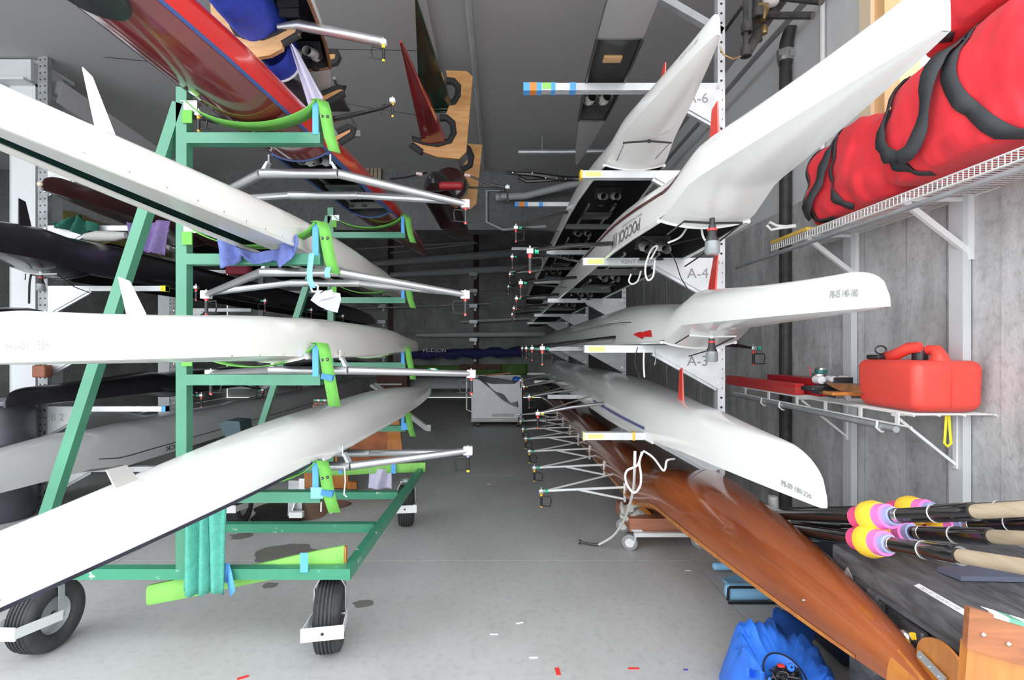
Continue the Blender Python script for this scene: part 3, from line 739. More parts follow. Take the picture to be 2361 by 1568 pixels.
l1.fin(1.10, .165, .085, white, -.06, sweep=.4, th=.004); l2.fin(.54, .115, .09, white, -.045, sweep=.5, th=.004); l3.fin(.90, .065, .10, mat('aluminium fin', (.55, .55, .53), .35, metal=.3), -.05, sweep=.8, th=.004)
for sd in (1, -1): l0.band(.0, l0.L - .1, -.0, .10, sd, navy, label='navy blue edge stripe')
l3.band(.1, 2.0, .0, .07, 1, mat('black edge tape', (.03, .03, .045), .4, var=.4, scale=12), name='edge_tape', label='scuffed black edge tape')
l2.text('H1-01 150+', .11, .22, .10, .18, 1, off=.008, m=mat('faint letters', (.45, .45, .44), .6)); l3.text('S', .42, .12, .05, .28, 1, m=navy)
for k in range(4): l1.band(4.0 + k * .05, 4.02 + k * .05, .12, .36 - .03 * k, 1, inkg, name='decal_stroke', n=2)
for (a, b_, c_, d_) in ((3.42, 3.60, .20, .215), (3.42, 3.60, .36, .375), (3.42, 3.44, .20, .37), (3.58, 3.60, .20, .37)): l2.band(a, b_, c_, d_, 1, inkg, name='decal_edge', n=3)
part('side_deck', MB().grid(lambda u, v: l1.dk(.45 + 3.2 * u, 1 - 1.15 * v) + Vector((0, 0, -.002)), 30, 6), deck_grey, l1.root)
part('side_deck', MB().grid(lambda u, v: l1.dk(.45 + 3.2 * u, -1 + .22 * v) + Vector((0, 0, -.002)), 30, 3), deck_grey, l1.root)
l2.knobs(.9, 2.0, 7); l1.knobs(.5, 2.0, 11, 1)
hat = MB(); p = l0.base(1.27)
for k in range(1): hat.lathe([(0, 0), (.10, 0), (.112, .008), (.115, .02)], p + Vector((.03, 0, -.075)), (0, 0, 1), 26)
hat.v = [Vector(((v.x - p.x - .03) * .9 + p.x + .03, (v.y - p.y) * 1.5 + p.y, v.z)) for v in hat.v]
part('deck_hatch', hat, plastic_b, l0.root, label='glossy black oval hatch')
l0.station(3.1, white_p); l0.station(3.9, white_p, seat=False)

def scull_rigger(bt, x, tipy, ztop, ztip, tipL, tipR, w=.23, r=.0245, washer=red_p, locks=(1, -1), tw=True, bot=None, left=True):
    c = bt.base(x); zc = ztop; cx = c.x; y0 = c.y
    mb = MB()
    Lc, Rc = Vector((cx - w, y0, zc)), Vector((cx + w, y0, zc)); TL, TR = Vector((tipL, tipy, ztip)), Vector((tipR, tipy, ztip))
    mb.tube([Lc, Rc], r * 1.05, 14)
    rg = part('rigger', mb, alu, bt.root)
    part('rigger_arm', MB().tube([Rc, Rc + (TR - Rc) * .5, TR], [r, r * .92, r * .85], 12), alu, rg)
    if left: part('rigger_arm', MB().tube([Lc, Lc + (TL - Lc) * .5, TL], [r, r * .92, r * .85], 12), alu, rg)
    if tw:
        o = Vector((0, .42, .0)); zz = Vector((0, 0, -.01))
        part('rear_tube', MB().tube([Lc + o + zz, Rc + o + zz], r, 12), alu, rg)
        part('rear_arm', MB().tube([Rc + o + zz, TR + (Rc - TR) * .12], r * .85, 10), alu, rg)
        if left: part('rear_arm', MB().tube([Lc + o + zz, TL + (Lc - TL) * .12], r * .85, 10), alu, rg)
    for sx in (-1, 1):
        g = MB()
        g.prism([(cx + sx * w * 1.0, y0 - .01, zc + .02), (cx + sx * w * .86, y0 - .01, zc + .075), (cx + sx * w * .8, y0 - .01, zc + .075), (cx + sx * w * .9, y0 - .01, zc + .02)], (0, .05, 0))
        g.cyl((cx + sx * w * .8, y0, zc + .06), (cx + sx * w * .8, y0, zc + .12), .006, 8)
        part('mounting_plate', g, galv_w, rg)
    for T, sd, on in ((TR, locks[1], True), (TL, locks[0], left)):
        if on:
            e = part('end_block', MB().rbox(T + Vector((0, 0, 0)), (.06, .05, .055), .006), white_p, rg)
            oarlock(rg, T, sd, None, washer, plastic_b if sd else plastic_c, bottom=bot)
    return rg
scull_rigger(l1, 2.55, 3.40, 2.045, 1.955, -1.98, -.26, washer=red_p)
scull_rigger(l2, 1.9, 3.40, 1.47, 1.43, -1.95, -.22, washer=red_p, tw=False, left=True)
scull_rigger(l3, 2.3, 3.30, .905, .94, -1.9, -.235, washer=lav, bot=yellow_p, tw=True)
scull_rigger(l0, 2.85, 3.55, 2.69, 2.60, -2.1, -.27, w=.24, r=.029)
part('tape_ring', MB().lathe([(.022, -.03), (.024, -.03), (.024, .03), (.022, .03)], W(997, 858, 3.28), (1, .35, -.05), 14), green_p, l2.root, label='green and white tape ring')
part('tape_ring', MB().lathe([(.0245, -.015), (.025, -.015), (.025, .015), (.0245, .015)], W(997, 858, 3.28), (1, .35, -.05), 14), white_p, l2.root)
# black wing rigger of red scull
b = MB().tube([W(430, 268, 2.9), W(470, 270, 2.95), W(560, 288, 3.0)], [.012, .02, .03], 10)
b.tube([W(770, 275, 3.1), W(880, 250, 3.2), W(905, 240, 3.22)], [.03, .018, .012], 10, flat=.5)
bwr = part('wing_rigger', b, carbon, l0.root, label='black carbon wing rigger')
for (q, sd) in ((W(905, 232, 3.22), -1), (W(458, 262, 2.9), 1)):
    oarlock(bwr, q + Vector((0, 0, .0)), sd, None, gold_p, plastic_b, bottom=gold_p, scale=.75)

# ---- left rack boats
bl = []
bl.append(Boat('black shell with fin, widest dark hull behind the green stand at left', (-4.0, 2.6, 2.27), (-3.9, 15.8, 2.27), B=.29, D=.36, e0=.2, c0=2.0, rise=.05, ent=2.6, hull=black_gel, deck=black_gel, round_r=.3))
bl[-1].fin(1.6, .22, .12, plastic_b, .0)
rudder_fit(bl[-1], 1.8, '', whitemetal)
part('hanging_cord', MB().tube(crv([W(72, 632, 4.4), W(68, 655, 4.4), W(67, 700, 4.4)]), .008, 6), ink, bl[-1].root)
bl.append(Boat('black shell one level below the widest dark hull at left', (-4.0, 2.5, 1.64), (-3.9, 15.8, 1.64), B=.28, D=.30, e0=.16, c0=2.0, rise=.05, ent=2.6, hull=black_gel, deck=black_gel))
bl.append(Boat('dark maroon shell with pale bow ball at upper left', (-4.02, 4.45, 2.93), (-3.9, 16, 2.87), B=.27, D=.28, e0=.16, c0=2.0, rise=.05, ent=2.6, hull=maroon, deck=maroon))
bl[-1].bow_ball(m=mat('cream rubber ball', (.75, .68, .5), .5))
bl.append(Boat('old yellow shell behind the maroon one at upper left', (-5.3, 5.6, 2.95), (-5.25, 8.1, 2.95), B=.27, D=.28, e0=.2, c0=.9, c1=.5, rise=.05, ent=.8, hull=olive))
bl.append(Boat('grey eight with dark pinstripe and inverted lettering on the lowest left arms', (-4.0, 2.7, .46), (-4.05, 15.8, .44), B=.30, D=.36, e0=.22, c0=2.3, rise=.05, ent=2.6, hull=grey_gel, round_r=.3))
bl[-1].band(2.0, 9.0, .22, .245, 1, ink)
bl[-1].text('POCOCK', 2.9, .04, .5, .13, 1, flip=True, m=ink)
bl.append(Boat('second grey eight behind the B 2 bracket at far left', (-5.45, 4.3, .46), (-5.45, 8.1, .44), B=.30, D=.40, e0=.2, c0=2.3, c1=.4, rise=.02, ent=1.4, hull=grey_gel))
bl[-1].band(1.2, 3.6, .25, .29, 1, ink); bl[-1].text('POCOCK', 1.6, .05, .6, .15, 1, flip=True, m=ink)
bl.append(Boat('black shell resting on the B 2 arm at far left', (-4.3, 4.4, 1.04), (-4.2, 15.8, 1.03), B=.28, D=.28, e0=.16, c0=2.0, rise=.05, ent=2.6, hull=black_gel, deck=black_gel))
for bt, xs in ((bl[0], (2.7, 4.2, 5.8, 7.4)), (bl[1], (2.7, 4.2, 5.8)), (bl[6], (1.6, 3.0, 4.4))):
    for x in xs: bt.sweep_rigger(x, 1, reach=.5, back=.6, lockside=-1)

# ================================================================== GREEN ROLLING STAND
NY, FY = 2.65, 4.90
UX = -1.657; AX = -.945
cart = thing('rolling_boat_stand', 'green painted steel rolling boat stand on four rubber wheels at left', 'boat stand', (-1.6, 3.8, 0))
ZB = .468; T = .055
part('upright', MB().bar((UX, NY, ZB), (UX, NY, 2.94), T, T, Vector((0, 1, 0))), green, cart)
part('upright', MB().bar((UX, FY, ZB), (UX, FY, 2.94), T, T, Vector((0, 1, 0))), green, cart)
part('brace', MB().bar((-2.45, NY, ZB), (UX - .02, NY, 2.86), T, T, Vector((0, 1, 0))), green, cart)
part('brace', MB().bar((-2.45, FY, ZB), (UX - .02, FY, 2.86), T, T, Vector((0, 1, 0))), green, cart)
for (yy, xr) in ((NY, -.83), (3.32, -.84), (4.05, -.84), (FY, -.80)):
    part('cross_bar', MB().bb((-2.47, yy - T / 2, ZB - T), (xr, yy + T / 2, ZB)), green_chip, cart)
part('side_rail', MB().bar((-.815, NY - .03, ZB - T / 2), (-.79, FY + .03, ZB - T / 2), .05, T + .002), green_chip, cart)
part('side_rail', MB().bar((-2.45, NY - .03, ZB - T / 2), (-2.45, FY + .03, ZB - T / 2), .05, T + .002), green_chip, cart)
AZ = [2.707, 2.085, 1.465, .862]
def sling(yy, z, near, i):
    part('arm', MB().bb((UX + T / 2, yy - T / 2, z - T), (AX, yy + T / 2, z)), green, cart)
    st = part('arm_stub', MB().bb((AX - .035, yy - T / 2, z), (AX - .005, yy + T / 2, z + .155)), green, cart)
    part('stub_tape', MB().bb((AX - .038, yy - T / 2 - .003, z - .01), (AX - .008, yy - T / 2 + .012, z + .158)), tape_blue, cart)
    # webbing: bracket on post, belly under the boat, over the stub, hanging tail
    w_ = .10
    def ribbon(pts, t=.004):
        vs = []; fs = []
        for p in pts:
            p = Vector(p); vs += [p + Vector((0, -w_ / 2, 0)), p + Vector((0, w_ / 2, 0))]
        n = len(pts); fs = [(2 * k, 2 * k + 1, 2 * k + 3, 2 * k + 2) for k in range(n - 1)]
        return MB().add(vs, fs)
    pts = []
    for k in range(17):
        u = k / 16; x = UX + .03 + (AX - .02 - UX - .03) * u
        sag = .115 * (1 - (2 * u - 1) ** 2) ** .75
        pts.append((x, yy, z + .155 - sag + (.0 if u > .5 else .0)))
    part('webbing', ribbon(pts), lime, cart, solid=.005)
    # tail over the stub, wide face turned to the viewer
    vs = []
    tail = [(AX - .03, .160), (AX - .002, .164), (AX + .012, .12), (AX + .022, .05), (AX + .038, -.03), (AX + .062, -.10 - (.06 if i == 2 else 0))]
    g = MB()
    for k, (x, dz) in enumerate(tail):
        g.v += [Vector((x - .012, yy - .045, z + dz)), Vector((x + .042 - .01 * (k == 0), yy - .02, z + dz - .006))]
    g.f = [(2 * k, 2 * k + 1, 2 * k + 3, 2 * k + 2) for k in range(len(tail) - 1)]; g.mi = [0] * len(g.f)
    tl = part('webbing_tail', g, lime, cart, solid=.004)
    if near:
        for (dx, dz) in ((.012, .075), (.036, .078)):
            c = Vector((AX + dx + .004, yy - .046 + dx * .4, z + dz))
            part('grommet', MB().lathe([(0, .0), (.008, 0), (.008, .003), (0, .003)], c, (0, -1, 0), 12), ink, tl)
            part('bolt', MB().sph(c + Vector((0, -.004, 0)), .003, 6, 4), steel, tl)
        if i >= 2:
            part('tape_band', MB().box((AX + .042 - (.0 if i == 2 else 0), yy - .036, z - .012 if i == 2 else z - .0), (.058, .03, .028), Matrix.Rotation(R(12), 3, 'Y')), mat('deep blue tape', (.05, .22, .62), .6), tl)
    br = part('strap_bracket', MB().bb((UX + .015, yy - .032, z + .105), (UX + .085, yy - .028, z + .16)).bb((UX - .0, yy - .034, z + .155), (UX + .085, yy + .03, z + .160)), galv, cart)
    part('bracket_strap', MB().bb((UX + .01, yy - .036, z + .045), (UX + .06, yy - .033, z + .11)), lime, cart, solid=.003)
for i, z in enumerate(AZ):
    sling(NY, z, True, i); sling(FY, z, False, i)
# casters
def caster(x, y, yaw, plate=True, nm=''):
    c = Vector((x, y, .185)); ax = Matrix.Rotation(R(yaw), 3, 'Z') @ Vector((1, 0, 0)); fw = Vector((ax.y, -ax.x, 0))
    Rr, wd = .185, .065
    prof = [(.095, -wd * .8), (.11, -wd)]
    prof += [(.15, -wd * 1.05), (.172, -wd * .92)]
    grooves = [-.75, -.45, -.15, .15, .45, .75]
    for g in grooves:
        prof += [(Rr - .001 - .010 * abs(g) ** 3, (g - .12) * wd * .95), (Rr - .009, (g - .09) * wd * .95), (Rr - .009, (g - .01) * wd * .95), (Rr - .001 - .010 * abs(g) ** 3, (g + .02) * wd * .95)]
    prof += [(.172, wd * .92), (.15, wd * 1.05), (.11, wd), (.095, wd * .8), (.095, -wd * .8)]
    wh = part('wheel', MB().lathe(prof, c, ax, 40), rubber, cart, sharp=50)
    rim = MB().lathe([(.02, -wd * .5), (.085, -wd * .3), (.10, -wd * .8), (.10, wd * .8), (.085, wd * .3), (.02, wd * .5), (.02, -wd * .5)], c, ax, 28); part('rim', rim, galv, wh)
    part('hub', MB().cyl(c - ax * (wd + .02), c + ax * (wd + .02), .014, 12), steel, wh)
    fk = MB()
    for s in (-1, 1):
        o = ax * s * (wd + .014)
        fk.bar(c + o, c + o + Vector((0, 0, .155)), .006, .034, up=fw); fk.bar(c + o + Vector((0, 0, .15)), c + o * .5 + Vector((0, 0, .222)), .006, .034, up=fw)
    fk.box(c + Vector((0, 0, .222)), (.09, .09, .01)); fk.cyl(c + Vector((0, 0, .215)), c + Vector((0, 0, .235)), .03, 14)
    part('fork', fk, galv, cart)
    if plate:
        pl = MB(); q = c + fw * .27 + Vector((0, 0, .045))
        pl.bar(q - ax * (wd + .035), q + ax * (wd + .035), .006, .065, up=Vector((0, 0, 1)))
        for s in (-1, 1): pl.bar(q + ax * s * (wd + .03), c + ax * s * (wd + .02) + Vector((0, 0, -.0)), .005, .05)
        pp = part('brake_plate', pl, whitemetal, cart)
        part('plate_hole', MB().lathe([(0, 0), (.008, 0), (.008, .001), (0, .001)], q + fw * .0042, fw, 12), ink, pp)
caster(-.925, 2.72, 11); caster(-2.43, 2.72, -2); caster(-.885, 4.62, 8); caster(-2.40, 4.62, 3)
# pads and tape lashed on the stand
def pad(p, q, wdt, th, m, name, label, cat):
    p, q = Vector(p), Vector(q); n = 14; g = MB(); vs = []
    d = (q - p); up = Vector((0, 0, 1))
    for k in range(n + 1):
        u = k / n; c = p + d * u; ww = wdt * (1 + .06 * math.sin(u * 9)); tt = th
        for a in range(10):
            an = 2 * PI * a / 10; ca, sa = math.cos(an), math.sin(an)
            vs.append(c + up * (math.copysign(abs(sa) ** .6, sa) * ww / 2) + Vector((0, math.copysign(abs(ca) ** .6, ca) * tt / 2, 0)))
    fs = [(i * 10 + k, i * 10 + (k + 1) % 10, (i + 1) * 10 + (k + 1) % 10, (i + 1) * 10 + k) for i in range(n) for k in range(10)]
    fs += [tuple(range(10)), tuple(n * 10 + k for k in range(10))]
    g.add(vs, fs)
    return tag(part(name, g, m), label, cat)
pd = thing('strap_pad', 'long lime green padded board lashed along the near bottom bar', 'pad', (-1.4, 2.70, .4))
def padpart(p, q, w_, parent):
    o = pad(p, q, w_, .035, lime_pad, 'padding', '', ''); 
    me = o.data
    for v in me.vertices: v.co += o.location - parent.location
    o.location = (0, 0, 0); o.parent = parent
    for k in ('label', 'category'): del o[k]
padpart(W(342, 1372, 2.71), W(795, 1280, 2.71), .105, pd)
part('board_end', MB().box(W(797, 1280, 2.71), (.012, .022, .095)), varnish_l, pd)
tp = MB().bb(W(692, 1320, 2.61), W(710, 1275, 2.61) + Vector((0, .003, 0))); part('tape', tp, tape_blue, pd)
tp = MB().add([W(512, 1300, 2.61), W(528, 1298, 2.61), W(530, 1345, 2.60), W(515, 1343, 2.60), W(534, 1318, 2.6), W(543, 1362, 2.59), W(531, 1376, 2.59), W(522, 1335, 2.6)], [(0, 1, 2, 3), (1, 4, 5, 6, 7)]); part('tape', tp, tape_blue, pd, solid=.002)
pd2 = thing('strap_pad', 'lime green padded board on the far bottom bar beside a white towel', 'pad', (-1.2, 4.85, .45))
padpart(W(765, 1086, 4.86), W(981, 1077, 4.84), .085, pd2)
part('tape', MB().bb(W(902, 1092, 4.80), W(912, 1070, 4.80) + Vector((0, .003, 0))), tape_blue, pd2); part('tape', MB().bb(W(780, 1092, 4.80), W(789, 1080, 4.80) + Vector((0, .003, 0))), tape_blue, pd2)
tg = MB().bb(W(716, 1150, 2.61), W(745, 1124, 2.61) + Vector((0, .003, 0))); part('tape_patch', tg, mat('pale blue tape', (.22, .55, .92), .6), cart)
tg = MB().bb(W(925, 991, 4.86), W(942, 976, 4.86) + Vector((0, .003, 0))); part('tape_patch', tg, tape_blue, cart)
for (pts) in ([(718, 584), (713, 625), (714, 645), (721, 664)], [(757, 616), (753, 628), (755, 640)]):
    g = MB()
    for p in pts: g.v += [W(p[0] - 6, p[1], 2.58), W(p[0] + 7, p[1], 2.58)]
    g.f = [(2 * k, 2 * k + 1, 2 * k + 3, 2 * k + 2) for k in range(len(pts) - 1)]; g.mi = [0] * len(g.f)
    part('hanging_tape', g, mat('pale blue tape', (.22, .55, .92), .6), cart, solid=.002)

# ------------------------------------------------------------------ cloths
def cloth(name, label, top, bot, y, m, amp=.02, nf=4, rows=14, cat='towel', th=.012, yb=None, seed=0, fr=0):
    """cloth between a top line and a bottom line (pixels at depth y) with folds in depth"""
    n = 40
    def lerp(pts, u):
        u = u * (len(pts) - 1); i = min(int(u), len(pts) - 2); f = u - i
        return pts[i][0] + (pts[i + 1][0] - pts[i][0]) * f, pts[i][1] + (pts[i + 1][1] - pts[i][1]) * f
    def fn(u, v):
        a = lerp(top, u); b_ = lerp(bot, u); yy = y + ((yb or y) - y) * v
        px = a[0] + (b_[0] - a[0]) * v; py = a[1] + (b_[1] - a[1]) * v
        if fr and v == 1: py += random.uniform(0, fr)
        f = math.sin(u * nf * 2 * PI + seed + v * .8) * amp + math.sin(u * nf * 4.7 + v * 3 + seed) * amp * .4
        return W(px, py, yy) + Vector((0, f, 0))
    o = part(name, MB().grid(fn, n, rows), m, solid=th, sharp=80)
    return tag(o, label, cat)
cloth('towel', 'teal terry towel hanging beside the near green upright under the lowest scull', [(428, 1060), (440, 1046), (468, 1042), (480, 1056), (520, 1080)], [(420, 1362), (445, 1372), (470, 1368), (490, 1362), (512, 1370)], 2.56, towel_teal, amp=.018, nf=3.3, rows=20, fr=3)
cloth('towel', 'periwinkle blue towel bunched over the second arm under the ivory scull', [(500, 538), (512, 552), (530, 564), (560, 576), (600, 584), (640, 572), (662, 556), (682, 540)], [(503, 600), (516, 620), (538, 606), (560, 588), (584, 606), (612, 606), (634, 598), (648, 618), (668, 596), (690, 560)], 2.57, towel_blue, amp=.020, nf=4.5, rows=10, fr=3)
cloth('towel', 'lilac towel draped over the upper left rack arm', [(292, 512), (340, 512), (389, 508)], [(288, 562), (335, 580), (372, 585)], 5.03, towel_purple, amp=.045, nf=2.2, fr=3)
cloth('towel', 'dark green towel crumpled on the upper left rack arm', [(116, 512), (170, 506), (182, 494), (190, 508), (224, 514)], [(116, 522), (160, 530), (185, 541), (225, 532)], 5.02, towel_green, amp=.05, nf=3)
cloth('towel', 'pale lilac towel draped over the dark hull beside the blue tarp boat', [(668, 100), (674, 104), (682, 112)], [(712, 252), (730, 240), (742, 222)], 2.98, towel_white, amp=.02, nf=1.2, rows=16, yb=3.1, th=.006)
cloth('towel', 'white lilac towel hanging from the far bottom bar of the stand', [(852, 1082), (880, 1080), (902, 1082)], [(848, 1126), (875, 1128), (904, 1126)], 4.83, towel_white, amp=.02, nf=1.5, th=.008)
# paper notes on second sling
nt_ = thing('paper_note', 'fan shaped lavender paper with white tag hanging below the second rigger', 'note', W(750, 700, 2.75))
pts = [W(x, y, 2.78) for x, y in ((716, 692), (732, 668), (784, 676), (786, 690), (778, 721), (755, 715), (735, 706))]
part('sheet', MB().prism(pts, (0, .002, 0)), lavpaper, nt_)
g = MB()
for k in range(8):
    y0 = 681 + k * 4.6; x0 = 731 + k * 2.0; x1 = 782 - k * .7
    n_ = 9
    for j in range(n_):
        a = x0 + (x1 - x0) * j / n_; b_ = a + (x1 - x0) / n_ * random.uniform(.5, .85); yy0 = y0 + (a - x0) * .08 + (k * .2)
        g.bar(W(a, yy0, 2.775), W(b_, yy0 + random.uniform(-.6, .8), 2.775), .001, .0014, up=Vector((0, 0, 1)))
part('handwriting', g, inkg, nt_, kind='stuff')
pts = [W(x, y, 2.765) for x, y in ((728, 672), (766, 668), (770, 684), (733, 693))]; part('tag', MB().prism(pts, (0, .002, 0)), paper, nt_)
part('hook', MB().tube([W(716, 660, 2.76), W(720, 672, 2.76), W(732, 672, 2.76), W(733, 660, 2.76), W(727, 656, 2.76)], .006, 8), white_p, nt_)
part('string', MB().tube([W(738, 676, 2.75), W(748, 670, 2.75), W(758, 668, 2.75), W(764, 660, 2.75)], .0025, 6), ink, nt_)
# cords under the lowest scull
for k, (pts, lab) in enumerate((([(741, 1085), (741, 1140), (740, 1180)], 'short white cord hanging left of the lowest sling tail'), ([(760, 1080), (761, 1130), (763, 1184)], 'white cord hanging behind the lowest sling tail'), ([(794, 1076), (796, 1110), (793, 1140), (800, 1146)], 'white cord hanging right of the lowest sling tail'))):
    tag(part('cord', MB().tube([W(x, y, 2.95) for x, y in pts], .0045, 6), rope_w), lab, 'cord')
tag(part('cushion', MB().rbox(W(551, 622, 7.95), (.36, .18, .17), .05), mat('dusty red cushion', (.42, .05, .09), .7)), 'dusty red cushion on the end of a far left rack arm', 'cushion')
tag(part('rolled_bag', MB().tube([W(195, 546, 5.0), W(225, 545, 5.0), W(262, 545, 5.0), W(290, 542, 5.0)], [.03, .055, .05, .03], 12), mat('off white sleeve', (.5, .5, .48), .7)), 'off white rolled sleeve beneath the upper left arm', 'sleeve')

# ------------------------------------------------------------------ drum, floor bits at left
dr = thing('plastic_drum', 'dark grey plastic drum with flat lid beside the white column', 'drum', (-4.75, 4.82, 0))
o = (-4.75, 4.82, 0)
part('body', MB().lathe([(0, 0), (.25, .0), (.265, .05), (.265, .33), (.272, .35), (.265, .37), (.265, .70), (.272, .72), (.265, .74), (.26, 1.0), (.23, 1.07), (0, 1.07)], o, (0, 0, 1), 40), drum, dr)
part('lid', MB().lathe([(0, 1.075), (.27, 1.075), (.28, 1.09), (.27, 1.115), (.10, 1.12), (0, 1.12)], o, (0, 0, 1), 40), mat('grey drum lid', (.28, .29, .33), .5, var=.2), dr)
br = thing('metal_bracket', 'galvanised angle bracket standing on floor behind the green stand bars', 'bracket', W(690, 1190, 4.75))
part('angle', MB().bar(W(682, 1108, 4.75), W(680, 1190, 4.75), .13, .012, up=Vector((0, 1, 0))).bar(W(700, 1108, 4.85), W(672, 1190, 4.7), .012, .07, up=Vector((0, 1, 0))), galv, br)
part('flange', MB().box(W(696, 1116, 4.7), (.05, .01, .1)), whitemetal, br); part('foot', MB().box(W(684, 1186, 4.66), (.12, .05, .05)), whitemetal, br)
# wooden sling boards under the lowest scull
wb = thing('wooden_seat_box', 'varnished plywood box with studded top standing behind the green stand', 'box', W(820, 1100, 5.8))
def P(l, d): return [W(x, y, d) for x, y in l]
part('back_panel', MB().prism(P([(722, 928), (772, 926), (780, 1122), (700, 1120)], 5.9), (0, .03, 0)), varnish_l, wb)
part('side_panel', MB().prism(P([(800, 1000), (896, 985), (896, 1075), (815, 1080)], 5.85), (0, .03, 0)), mat('reddish varnished ply', (.30, .085, .025), .3, var=.3), wb)
part('front_stile', MB().prism(P([(893, 962), (918, 962), (932, 1072), (894, 1074)], 5.8), (0, .04, 0)), varnish_l, wb)
part('seat_panel', MB().prism(P([(700, 1085), (802, 1085), (804, 1126), (702, 1124)], 5.75), (0, .03, 0)), varnish_l, wb)
part('foot_block', MB().prism(P([(802, 1110), (822, 1112), (822, 1128), (800, 1128)], 5.7), (0, .05, 0)), varnish_l, wb)
part('top_rail', MB().prism(P([(722, 922), (758, 921), (758, 936), (722, 936)], 5.86), (0, .03, 0)), brown_w, wb)
for k in range(5): part('stud', MB().sph(W(728 + k * 6.5, 931, 5.85), .006, 6, 4), steel, wb)
for k in range(5): part('tape_square', MB().bb(W(724 + k * 7, 925, 5.85), W(730 + k * 7, 921, 5.85) + Vector((0, .004, 0))), paper if k % 2 else green_p, wb)
tp = thing('folding_trestle', 'white folding trestle leg lying on floor behind the stand', 'trestle', W(965, 990, 8.9))
part('leg', MB().bar(W(934, 950, 10.2), W(990, 992, 9.95) , .06, .09), whitemetal, tp); part('foot', MB().box(W(989, 990, 9.9) + Vector((0, 0, .03)), (.08, .06, .12)), whitemetal, tp)
tag(part('white_oar_blades', MB().bar(W(858, 888, 10.2), W(894, 912, 10.0), .10, .05).bar(W(866, 884, 10.3), W(896, 908, 10.1), .05, .03), whitemetal), 'white slats leaning beside the tail of the lowest scull', 'slats')
# teal plastic seat under grey eight
cs = thing('plastic_chair', 'dark teal plastic chair part tilted beneath the low grey eight', 'chair', W(530, 1000, 5.5))
part('back', MB().prism(P([(505, 978), (520, 970), (552, 972), (556, 1000), (575, 1040), (548, 1045), (515, 1002)], 5.4), (0, .25, 0)), teal_pad, cs)
part('seat', MB().prism(P([(490, 1040), (520, 1020), (560, 1040), (560, 1060), (492, 1060)], 5.5), (0, .3, 0)), teal_pad, cs)
for px in (505, 552):
    q = W(px, 1060, 5.6); part('leg', MB().bb((q.x - .02, q.y, 0), (q.x + .02, q.y + .04, q.z)), teal_pad, cs)
tag(part('rubber_ball', MB().sph(Vector((W(288, 1100, 6.2).x, 6.2, .03)), .03, 10, 8), orange_m), 'small orange red bow ball below the grey eight at left', 'ball')

# ------------------------------------------------------------------ back of the shed
bin_ = thing('poly_laundry_cart', 'white box cart on casters in the aisle with grey sheet thrown over it', 'cart', W(1142, 985, 10.4))
d0 = 10.4
A, Bq, Cq, Dq = W(1088, 872, d0), W(1207, 872, d0), W(1200, 978, d0), W(1090, 984, d0)
zt = A.z; zb = .16; xl, xr = W(1089, 900, d0).x, W(1206, 900, d0).x
g = MB(); th = .03
g.bb((xl, d0, zb), (xr, d0 + th, zt - .12)); g.prism([(xr - .22, d0 - .001, zt - .15), (xr, d0 - .001, zt - .15), (xr, d0 - .001, zt)], (0, th, 0)); g.prism([(xl, d0 - .001, zt - .15), (xl + .5, d0 - .001, zt - .15), (xl, d0 - .001, zt)], (0, th, 0))
part('front_panel', g, bin_w, bin_)
part('side_panel', MB().prism([(xl, d0, zb), (xl, d0, zt), (xl - .02, d0 + 1.2, zt), (xl - .02, d0 + 1.2, zb)], (-.02, 0, 0)), bin_w, bin_); part('side_panel', MB().bb((xr - .02, d0, zb), (xr, d0 + 1.2, zt)), bin_w, bin_)
part('back_panel', MB().bb((xl, d0 + 1.2, zb), (xr, d0 + 1.23, zt)), bin_w, bin_)
part('base_tray', MB().rbox(((xl + xr) / 2, d0 + .6, zb - .02), (xr - xl + .06, 1.26, .08), .02), deck_grey, bin_)
part('handle_recess', MB().bb((xl + .4, d0 - .008, zb + .05), (xl + .85, d0, zb + .11)), deck_grey, bin_)
part('push_handle', MB().tube([(xl - .03, d0 + .1, .3), (xl - .12, d0 + .05, .35), (xl - .12, d0 + .05, 1.0), (xl - .03, d0 + .1, 1.05)], .015, 8), whitemetal, bin_)
for xx in (xl + .12, xr - .1):
    c_ = part('caster', MB().cyl((xx - .02, d0 + .02, .05), (xx + .02, d0 + .02, .05), .05, 14).box((xx, d0 + .03, .11), (.08, .06, .04)), darkmetal, bin_)
def fn(u, v):
    px = 1102 + 92 * u; py = 868 + 14 * u + (44 + 22 * math.sin(u * 2.6)) * v * (u * .9 + .12)
    return W(px, py, d0 - .05) + Vector((0, math.sin(u * 14 + v * 3) * .03 + .3 * (1 - v), 0))
tag(part('grey_sheet', MB().grid(fn, 24, 10), mat('glossy grey plastic sheet', (.22, .22, .225), .3), solid=.01), 'crumpled grey sheet thrown over the white box cart', 'sheet')
tag(part('timber_stick', MB().bar(W(1118, 866, 10.8), W(1178, 860, 10.8), .05, .03), terracotta), 'reddish stick lying across the white box cart', 'stick')
tag(part('blue_cloth', MB().rbox(W(1192, 878, 10.9), (.2, .2, .18), .06, fn=lambda v: v + Vector((noise.noise(v * 9) * .03,) * 3)), bag_blue), 'blue cloth poking out of the white box cart', 'cloth')
def mast(x0, y0, x1, y1, d, r, lab, r1=None):
    p, q = W(x0, y0, d), W(x1, y1, d)
    m_ = p + (q - p) * .5
    tag(part('mast', MB().tube([p, p + (q - p) * .35, q], [r * .7, r, r1 or r], 12), mat('grey mast', (.55, .56, .57), .45)), lab, 'mast', 'masts on the back wall')
D = BACK - .35
mast(835, 610, 1290, 575, D, .13, 'thick grey mast on the back wall, uppermost wide one'); mast(900, 634, 1240, 616, D, .115, 'second thick grey mast below the uppermost wide one')
